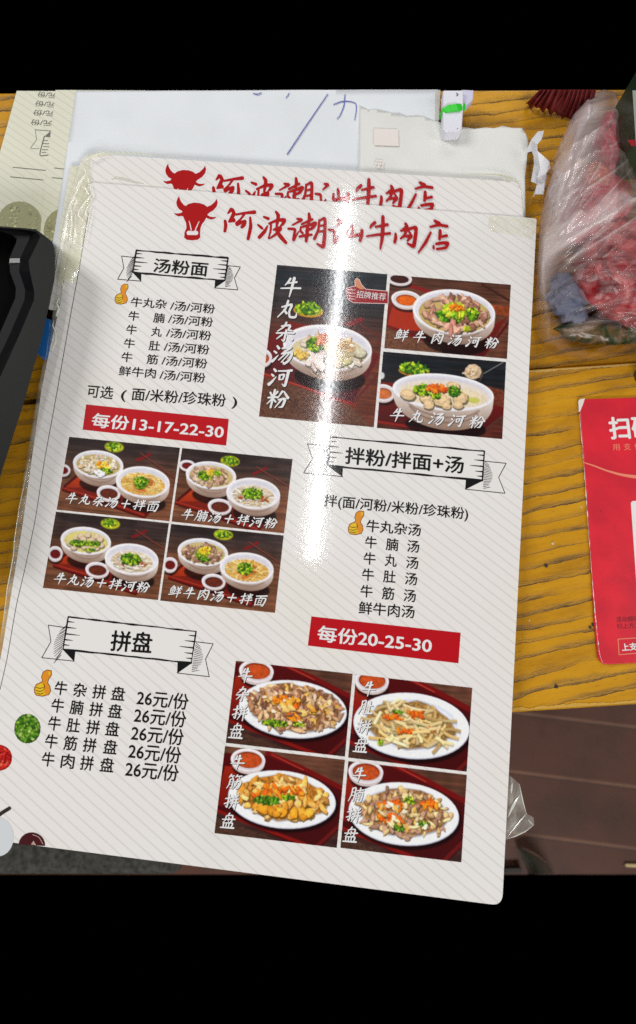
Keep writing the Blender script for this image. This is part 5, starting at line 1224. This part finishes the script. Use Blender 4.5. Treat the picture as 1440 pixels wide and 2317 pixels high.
def bag_material():
    m = bpy.data.materials.new('thin_clear_bag'); m.use_nodes = True; nt = m.node_tree; b = nt.nodes['Principled BSDF']; L = nt.links.new
    b.inputs['Base Color'].default_value = (.74, .62, .61, 1); b.inputs['Roughness'].default_value = .25; b.inputs['Coat Weight'].default_value = 1; b.inputs['Coat Roughness'].default_value = .07
    b.inputs['Subsurface Weight'].default_value = 0
    g = N(m, 'ShaderNodeNewGeometry'); a = N(m, 'ShaderNodeVertexColor'); a.layer_name = 'milk'
    mp = N(m, 'ShaderNodeMapping'); mp.inputs['Rotation'].default_value = (0, 0, R_(-52)); mp.inputs['Scale'].default_value = (34, 110, 40); L(g.outputs['Position'], mp.inputs[0])
    nz = N(m, 'ShaderNodeTexNoise', Scale=1.0, Detail=6.0, Roughness=.65, Distortion=1.2); L(mp.outputs[0], nz.inputs['Vector'])
    bp = N(m, 'ShaderNodeBump', Strength=.3, Distance=.0012); L(nz.outputs['Fac'], bp.inputs['Height']); L(bp.outputs[0], b.inputs['Normal']); L(bp.outputs[0], b.inputs['Coat Normal'])
    mr = N(m, 'ShaderNodeMapRange'); mr.inputs[1].default_value = .42; mr.inputs[2].default_value = .68; mr.inputs[3].default_value = -.05; mr.inputs[4].default_value = .12; L(nz.outputs['Fac'], mr.inputs[0])
    sp = N(m, 'ShaderNodeSeparateColor'); L(a.outputs['Color'], sp.inputs[0])
    ad = N(m, 'ShaderNodeMath', operation='ADD', use_clamp=True); L(sp.outputs[0], ad.inputs[0]); L(mr.outputs[0], ad.inputs[1])
    tr = N(m, 'ShaderNodeBsdfTransparent'); tr.inputs[0].default_value = (.86, .82, .80, 1); mx = N(m, 'ShaderNodeMixShader'); L(ad.outputs[0], mx.inputs[0]); L(tr.outputs[0], mx.inputs[1]); L(b.outputs[0], mx.inputs[2])  # tint darkens what lies behind, standing in for shade inside the bag
    L(mx.outputs[0], nt.nodes['Material Output'].inputs['Surface'])
    return m
outl = [(1560, 470), (1500, 440), (1442, 392), (1425, 342), (1412, 292), (1405, 245), (1398, 207), (1370, 201), (1328, 211), (1300, 252), (1283, 287), (1263, 335), (1247, 380), (1234, 430), (1225, 480), (1217, 530), (1213, 590), (1209, 650), (1206, 700), (1209, 745), (1225, 782), (1262, 804), (1330, 815), (1400, 813), (1480, 806), (1560, 780), (1640, 740), (1680, 640), (1660, 540)]
CXB, CYB = 1395, 560
NA, NR = 400, 130
cl = np.array(outl + outl[:1], float); seg = np.r_[0, np.cumsum(np.linalg.norm(np.diff(cl, axis=0), axis=1))]
tt = np.linspace(0, seg[-1], NA, endpoint=False); bx, by = np.interp(tt, seg, cl[:, 0]), np.interp(tt, seg, cl[:, 1])
creases = [((1262, 560), (1440, 452), 1.0, 7), ((1285, 590), (1446, 492), .8, 5), ((1232, 560), (1315, 480), .8, 6), ((1385, 330), (1425, 300), .5, 4), ((1330, 425), (1440, 350), .6, 3.5), ((1260, 480), (1300, 300), .5, 5), ((1392, 205), (1410, 300), .7, 4), ((1410, 300), (1445, 385), .8, 4), ((1300, 735), (1440, 720), .6, 4), ((1240, 770), (1330, 745), .6, 5), ((1225, 560), (1240, 760), .5, 5), ((1330, 240), (1262, 400), .6, 8)]
rb = np.random.RandomState(31)
for _ in range(26):                                   # long pulls that fan up from the lower left
    x, y = 1225 + rb.rand() * 150, 620 - rb.rand() * 170; an = -.62 - rb.rand() * .45; l = 50 + 130 * rb.rand()
    creases.append(((x, y), (x + math.cos(an) * l, y + math.sin(an) * l), .15 + .4 * rb.rand() ** 2, 1.6 + 2.2 * rb.rand()))
for _ in range(16):                                   # folds that run down the left side
    x, y = 1240 + rb.rand() * 130, 230 + rb.rand() * 200; an = 1.75 + rb.rand() * .35; l = 60 + 130 * rb.rand()
    creases.append(((x, y), (x + math.cos(an) * l, y + math.sin(an) * l), .15 + .35 * rb.rand() ** 2, 1.8 + 3 * rb.rand()))
for _ in range(22):                                   # short flat crinkles over the packets
    x, y = 1300 + rb.rand() * 150, 590 + rb.rand() * 170; an = -.9 + rb.rand() * 1.1; l = 20 + 70 * rb.rand()
    creases.append(((x, y), (x + math.cos(an) * l, y + math.sin(an) * l), .12 + .3 * rb.rand() ** 2, 1.5 + 2 * rb.rand()))
rr = (1 - np.arange(NR) / (NR - 1))[:, None]
X = CXB + (bx[None] - CXB) * rr; Y = CYB + (by[None] - CYB) * rr
HT = .043 * np.maximum(0, 1 - rr ** 3.0) ** .60 + X * 0
ED = np.minimum(1, (1 - rr) * 7)
DH, MK = np.zeros_like(X), np.zeros_like(X)
fold = Y - (602 - (X - 1215) * .68)                   # the long fold that crosses the bag
MK += np.where(fold < 0, .15, .04) + .42 * np.exp(-((fold + 20) / 26) ** 2) * np.where(X > 1225, 1, .4)
for a_, b_, s_, wd in creases:
    dx, dy = b_[0] - a_[0], b_[1] - a_[1]; L2 = dx * dx + dy * dy
    t = np.clip(((X - a_[0]) * dx + (Y - a_[1]) * dy) / L2, 0, 1)
    d = np.hypot(X - a_[0] - t * dx, Y - a_[1] - t * dy); k = np.exp(-(d / wd) ** 2)
    DH += .0026 * s_ * k; MK += .36 * s_ * k + .08 * s_ * np.exp(-(d / (wd * 4)) ** 2)  # extra whiteness along each crease paints in its highlight
xl = np.interp(Y, [200, 300, 400, 500, 560, 800], [1378, 1352, 1318, 1285, 1262, 1222])
V, milk = [], []
for i in range(NR):
    for j in range(NA):
        w0 = W(X[i, j], Y[i, j], HT[i, j] - .003)
        u = Vector((w0.x * .8 + w0.y * .6, w0.y * .8 - w0.x * .6, 0))
        rg = 1 - abs(noise.noise(Vector((u.x * 20, u.y * 52, 1.3)))) * 2
        dh = (DH[i, j] + .0032 * (rg - .5)) * ED[i, 0]
        mk = MK[i, j] + .12 * max(0, rg - .5) + .46 / (1 + math.exp(min(50, (X[i, j] - xl[i, j]) / 9))) * (1 if Y[i, j] < 600 else max(.2, 1 - (Y[i, j] - 600) / 100))
        if Y[i, j] > 700: mk *= .55
        V.append((w0.x, w0.y, max(-.0033, HT[i, j] - .0033 + dh))); milk.append(min(.85, mk))
F = []
for i in range(NR - 1):
    for j in range(NA):
        k = (j + 1) % NA; F.append((i * NA + j, (i + 1) * NA + j, (i + 1) * NA + k, i * NA + k))
mb = MB(); mb.add(V, F)
bag = mb.build('plastic_bag', bag_material(), smooth=True, recalc=True)
# vertices merge only where the rings meet in the middle, so the milkiness with its painted crease glints is read back by position
kd = {}
for v, mk in zip(V, milk): kd[(round(v[0], 6), round(v[1], 6))] = mk
at = bag.data.color_attributes.new('milk', 'FLOAT_COLOR', 'POINT')
for i, v in enumerate(bag.data.vertices):
    mk = kd.get((round(v.co.x, 6), round(v.co.y, 6)), .3); at.data[i].color = (mk, mk, mk, 1)
tag(bag, 'clear crinkled plastic bag holding pink and red packets', 'plastic bag')

# dark red pleated cloth behind the bag
c = W(1265, 235, 0); mb = MB(); n1, n2 = 90, 14
for i in range(n1):
    t = i / (n1 - 1)
    for j in range(n2):
        s = j / (n2 - 1)
        x = 1204 + 128 * t + 18 * (1 - s) - 26 * s * (1 - t) * .6; y = 202 + (34 + 46 * t + 12 * noise.noise(Vector((t * 16, 0, 4)))) * s
        z = -.0030 + .012 * (1 - s) ** .6 + .0016 * (math.sin(t * 74 + 1.5 * math.sin(t * 9)) + 1) * (1 - .5 * s) + .002 * noise.noise(Vector((t * 9, s * 2, 0)))
        mb.v.append(tuple(W(x, y, z)))
for i in range(n1 - 1):
    for j in range(n2 - 1): mb.f.append((i * n2 + j, i * n2 + j + 1, (i + 1) * n2 + j + 1, (i + 1) * n2 + j)); mb.m.append(0)
o = mb.build('red_fringe_cloth', mat('dark_red_cloth', lin((104, 12, 12)), .7), smooth=True)
tag(o, 'dark red pleated fringe cloth at the back edge beside the bag', 'cloth')

# green and grey carton right of the bag
pts = px_poly([(1414, 204), (1520, 203), (1520, 330), (1432, 330), (1416, 270)], .03)
c = W(1460, 260, 0); gb = thing('green_carton', (c.x, c.y, -.0035), 'dark green carton with grey band standing behind the bag at the right', 'carton')
o = slab_mb(MB(), rounded(pts, .001), -.0033, .046).build('box', mat('dark_green_card', lin((36, 60, 40)), .4, coat=.4), gb, recalc=True); mesh_bevel(o, .001)
mb = MB(); mb.face([W(x, y, .0464) for x, y in [(1432, 204), (1446, 204), (1452, 330), (1440, 330)]][::-1]); mb.build('grey_band', mat('grey_band', lin((150, 158, 148)), .35, coat=.3), gb)
mb = MB(); mb.face([W(x, y, .0463) for x, y in [(1420, 316), (1437, 316), (1437, 330), (1430, 330)]][::-1]); mb.build('red_label', mat('red_label', lin((150, 22, 30)), .4), gb)

# ------------------------------------------------------------------ red payment card and tin lid
ZCD = .0016
c = W(1450, 1200, ZCD)
cd = thing('payment_card', (c.x, c.y, .0002), 'red payment sign card with worn white edges and white letters on the desk', 'card')
cp = [(1311, 903), (1600, 893), (1662, 1488), (1355, 1505), (1345, 1400), (1333, 1180), (1318, 990)]
o = slab_mb(MB(), rounded(px_poly(cp, ZCD), [.0034, .004, .004, .0062, 0, 0, 0]), .0002, ZCD)
M_CARD = mat('card_red', lin((226, 36, 56)), .35, coat=.3, coat_rough=.25, bump=.3, bump_scale=60)
nt = M_CARD.node_tree; g = N(M_CARD, 'ShaderNodeNewGeometry'); nz = N(M_CARD, 'ShaderNodeTexNoise', Scale=55.0, Detail=4.0); nt.links.new(g.outputs['Position'], nz.inputs['Vector'])
rp = ramp(M_CARD, [(.35, lin((208, 36, 54))), (.65, lin((230, 40, 58)))]); nt.links.new(nz.outputs['Fac'], rp.inputs[0]); nt.links.new(rp.outputs[0], nt.nodes['Principled BSDF'].inputs['Base Color'])
o = o.build('board', M_CARD, cd, recalc=True); mesh_bevel(o, .0005, 2)
z8 = zt(1290, 880, 3.62); mb = MB(); zz = ZCD + .0001
mb.face([W(*q, zz) for q in z8([(70, 98), (84, 84), (124, 76), (108, 128), (84, 186), (74, 190)])][::-1])
rs = np.random.RandomState(2); P = z8([(76, 200), (100, 480), (118, 700), (136, 960), (155, 1230), (180, 1560), (205, 1850), (222, 2010), (236, 2150), (262, 2240)])
P = dens(P, 9)
stroke(mb, [(x + .6 + rs.rand() * .8, y, max(.2, 2.4 * rs.rand() ** 2 + .3)) for x, y in P], zz + .00003, sub=2)
mb.build('worn_edge', mat('bare_card', (.80, .72, .66), .7), cd)
M_CW = mat('card_white', (.86, .84, .82), .35, coat=.3); M_CO = mat('card_peach', lin((240, 140, 112)), .35); M_CD = mat('card_darkprint', lin((110, 30, 44)), .4)
mb = MB(); write(mb, '扫码', (1380, 969), (1478, 965), 56, zz, .03); mb.build('heading_text', M_CW, cd)
mb = MB(); write(mb, '用', (1387, 1012), (1403, 1011), 17, zz, .0); write(mb, '支', (1412, 1011), (1428, 1010), 17, zz + 1e-6, .0); write(mb, '付', (1436, 1010), (1452, 1009), 17, zz + 2e-6, .0); mb.build('small_text', M_CO, cd)
mb = MB(); stroke(mb, [(x, y, w) for x, y, w in z8([(120, 604, 8), (200, 630, 12), (300, 668, 14), (420, 702, 20), (543, 720, 28), (700, 724, 30), (900, 700, 22)])], zz); mb.build('curved_line', M_CO, cd)
mb = MB(); mb.face(list(reversed([Vector((x, y, zz)) for x, y in rounded(px_poly([(1428, 1134), (1560, 1126), (1580, 1330), (1442, 1336)], zz), .0018)])) ); mb.build('white_panel', M_CW, cd)
mb = MB(); write(mb, '活动期间', (1395, 1402), (1447, 1400), 12.5, zz, .0); write(mb, '扫上方二', (1397, 1417), (1449, 1415), 12.5, zz + 1e-6, .0); mb.build('small_text', M_CD, cd)
mb = MB(); fr = z8([(396, 2050, 7), (700, 2030, 7), (708, 2150, 7), (404, 2178, 7)])
for i in range(4): stroke(mb, [fr[i], fr[(i + 1) % 4]], zz + i * 1e-6, sub=2)
mb.build('text_frame', M_CO, cd)
mb = MB(); write(mb, '上支付', (1408, 1465), (1459, 1461), 17, zz, .03); mb.build('small_text', M_CW, cd)
for i in range(5):
    mb = MB(); x, y = 1345 + rs.rand() * 95, 940 + rs.rand() * 480; r = .7 + rs.rand() * .9; mb.face([W(x + math.cos(t) * r, y + math.sin(t) * r * .7, zz + i * 1e-6) for t in (5, 4, 3, 2, 1, 0)])
    mb.build('speck', M_CD, cd)

c = W(1459, 851, 0); ld = thing('tin_lid', (c.x, c.y, 0), 'small round cream lid with dark rim above the red card', 'lid')
k = DIST / FPX
def disc(r0, z0, r1, z1, n=48): return [[Vector((c.x + math.cos(t) * r * k, c.y + math.sin(t) * r * k, z)) for t in np.linspace(0, 6.2832, n, endpoint=False)] for r, z in ((r0, z0), (r1, z1))]
mb = MB(); a, b_ = disc(25, .0002, 25, .006); a2, b2 = disc(23, .0068, 20, .0068); loft(mb, [a, b_, a2, b2], False); mb.build('rim', mat('dark_olive_rim', lin((70, 62, 36)), .35), ld, smooth=False, recalc=True)
mb = MB(); a, b_ = disc(21.5, .0072, 18, .0062); loft(mb, [a, b_], True); mb.build('cap', mat('cream_lid', lin((226, 212, 176)), .35), ld)

# little crumbs and chips on the desk
M_CRUMB = mat('pale_crumb', (.6, .5, .3), .7); M_CHIP = mat('dark_chip', (.03, .02, .015), .6)
for nm, m_, spots, lab, grp in [('crumb', M_CRUMB, [(1251, 1230, 3.6), (1198, 1404, 1.6), (1316, 1148, 2.2)], 'pale bread crumb lying on the yellow wood grain', 'pale crumbs on the desk'), ('dark_chip', M_CHIP, [(1236, 1280, 4.2), (1343, 1413, 4), (1336, 1420, 3), (1259, 1553, 4)], 'dark flake stuck on the yellow wood grain', 'dark flakes on the desk')]:
    for i, (x, y, r) in enumerate(spots):
        bm = bmesh.new(); bmesh.ops.create_icosphere(bm, subdivisions=2, radius=r * k)
        for v in bm.verts: v.co *= 1 + .5 * noise.noise(v.co * 900 + Vector((i * 3, 0, 0))); v.co.z *= .45
        me = bpy.data.meshes.new(nm); bm.to_mesh(me); bm.free(); me.materials.append(m_)
        o = bpy.data.objects.new(nm, me); COL.objects.link(o); p = W(x, y, 0); o.location = (p.x, p.y, r * k * .3); tag(o, lab, 'crumb' if nm == 'crumb' else 'flake', grp)

# ------------------------------------------------------------------ below the desk: scrap of film, cushion, floor litter
zs = zt(1040, 1560, 3.6)
S_ = [((395, 690), .0060), ((430, 720), .0075), ((490, 770), .004), ((505, 850), .008), ((545, 1010), .002), ((605, 1045), -.004), ((610, 1105), -.006), ((540, 1160), -.002), ((460, 1200), .003), ((375, 1225), .0055), ((372, 950), .0066), ((440, 900), .0080), ((470, 1060), .0068), ((520, 1090), .002)]
mb = MB(); mb.v = [tuple(W(*zs([p])[0], z)) for p, z in S_]
for f in [(0, 1, 11, 10), (1, 2, 3, 11), (3, 4, 12, 11), (10, 11, 12, 9), (12, 8, 9), (4, 13, 12), (4, 5, 13), (5, 6, 13), (6, 7, 13), (13, 7, 8, 12)]: mb.f.append(f[::-1]); mb.m.append(0)
o = mb.build('film_scrap', film_sheet_material('clear_scrap_film', (.80, .80, .72), .34, .08, .9, 70))
tag(o, 'clear crumpled film scrap sticking out from under the menu over the floor', 'plastic film')
mb = MB()
for p, w in [([(395, 1045), (430, 970), (460, 910), (492, 865)], 2.4), ([(432, 760), (428, 800), (424, 850)], 1.6), ([(490, 770), (505, 850), (525, 940), (548, 1012)], 1.0), ([(548, 1012), (500, 1070), (450, 1130), (395, 1200)], 1.0), ([(560, 1060), (580, 1085), (605, 1106)], .8), ([(385, 1222), (460, 1196), (540, 1158), (608, 1106)], 1.0)]:
    ridge(mb, dens(zs(p), 4), .0085, w, .6)
mb.build('film_crease', mat('scrap_crease', (.82, .82, .76), .1, coat=1), o)

ZQ = -.16
q = px_poly([(-420, 1780), (395, 1780), (409, 1840), (411, 1985), (-420, 1985)], ZQ)
m_ = mat('charcoal_fabric', lin((58, 58, 54)), .9); nt = m_.node_tree; g = N(m_, 'ShaderNodeNewGeometry'); nz = N(m_, 'ShaderNodeTexNoise', Scale=220.0, Detail=4.0); nt.links.new(g.outputs['Position'], nz.inputs['Vector'])
rp = ramp(m_, [(.35, lin((44, 44, 41))), (.65, lin((76, 76, 70)))]); nt.links.new(nz.outputs['Fac'], rp.inputs[0]); nt.links.new(rp.outputs[0], nt.nodes['Principled BSDF'].inputs['Base Color'])
o = slab_mb(MB(), rounded(q, .012), ZQ - .06, ZQ).build('stool_cushion', m_, recalc=True); mesh_bevel(o, .012, 5)
tag(o, 'charcoal grey fabric cushion below the bottom left edge of the menu', 'cushion')

# dark glossy shoe tip and a pale stick on the floor
zf = zt(1040, 1560, 3.6)
mb = MB(); rings = []
A_ = [(470, 1285), (560, 1318), (650, 1366), (720, 1425), (775, 1500)]; B_ = [(470, 1292), (505, 1370), (535, 1430), (552, 1475), (556, 1510)]
for j in range(9):
    t = j / 8; rings.append([W(*zf([(a[0] * (1 - t) + b[0] * t, a[1] * (1 - t) + b[1] * t)])[0], ZF + .002 + .05 * math.sin(math.pi * t) * (.15 + i * .2)) for i, (a, b) in enumerate(zip(A_, B_))])
for r in rings: mb.v += [tuple(p) for p in r]
for j in range(8):
    for i in range(4): mb.f.append((j * 5 + i, j * 5 + i + 1, j * 5 + i + 6, j * 5 + i + 5)); mb.m.append(0)
o = mb.build('grey_plastic_wrap', mat('grey_shiny_wrap', lin((98, 100, 88)), .3, coat=.5, bump=.9, bump_scale=50), smooth=True)
tag(o, 'greyish curved piece of plastic wrap lying on the brown floor', 'plastic wrap')
st_ = MB(); stroke(st_, zf([(1362, 1436, 22), (1440, 1440, 24), (1600, 1446, 24)]), ZF + .004)
o = st_.build('bamboo_stick', mat('pale_bamboo', lin((222, 196, 140)), .5)); s = o.modifiers.new('t', 'SOLIDIFY'); s.thickness = .004; s.offset = -1
tag(o, 'pale bamboo stick lying on the brown floor at the right', 'stick')
mb = MB(); slab_mb(mb, px_poly(zf([(372, 1462), (505, 1458), (512, 1500), (372, 1500)]), ZF + .01), ZF + .0005, ZF + .01); o = mb.build('dark_scrap', mat('dark_scrap', lin((40, 30, 26)), .6), recalc=True)
tag(o, 'small black scrap on the floor beside the grey plastic wrap', 'scrap')
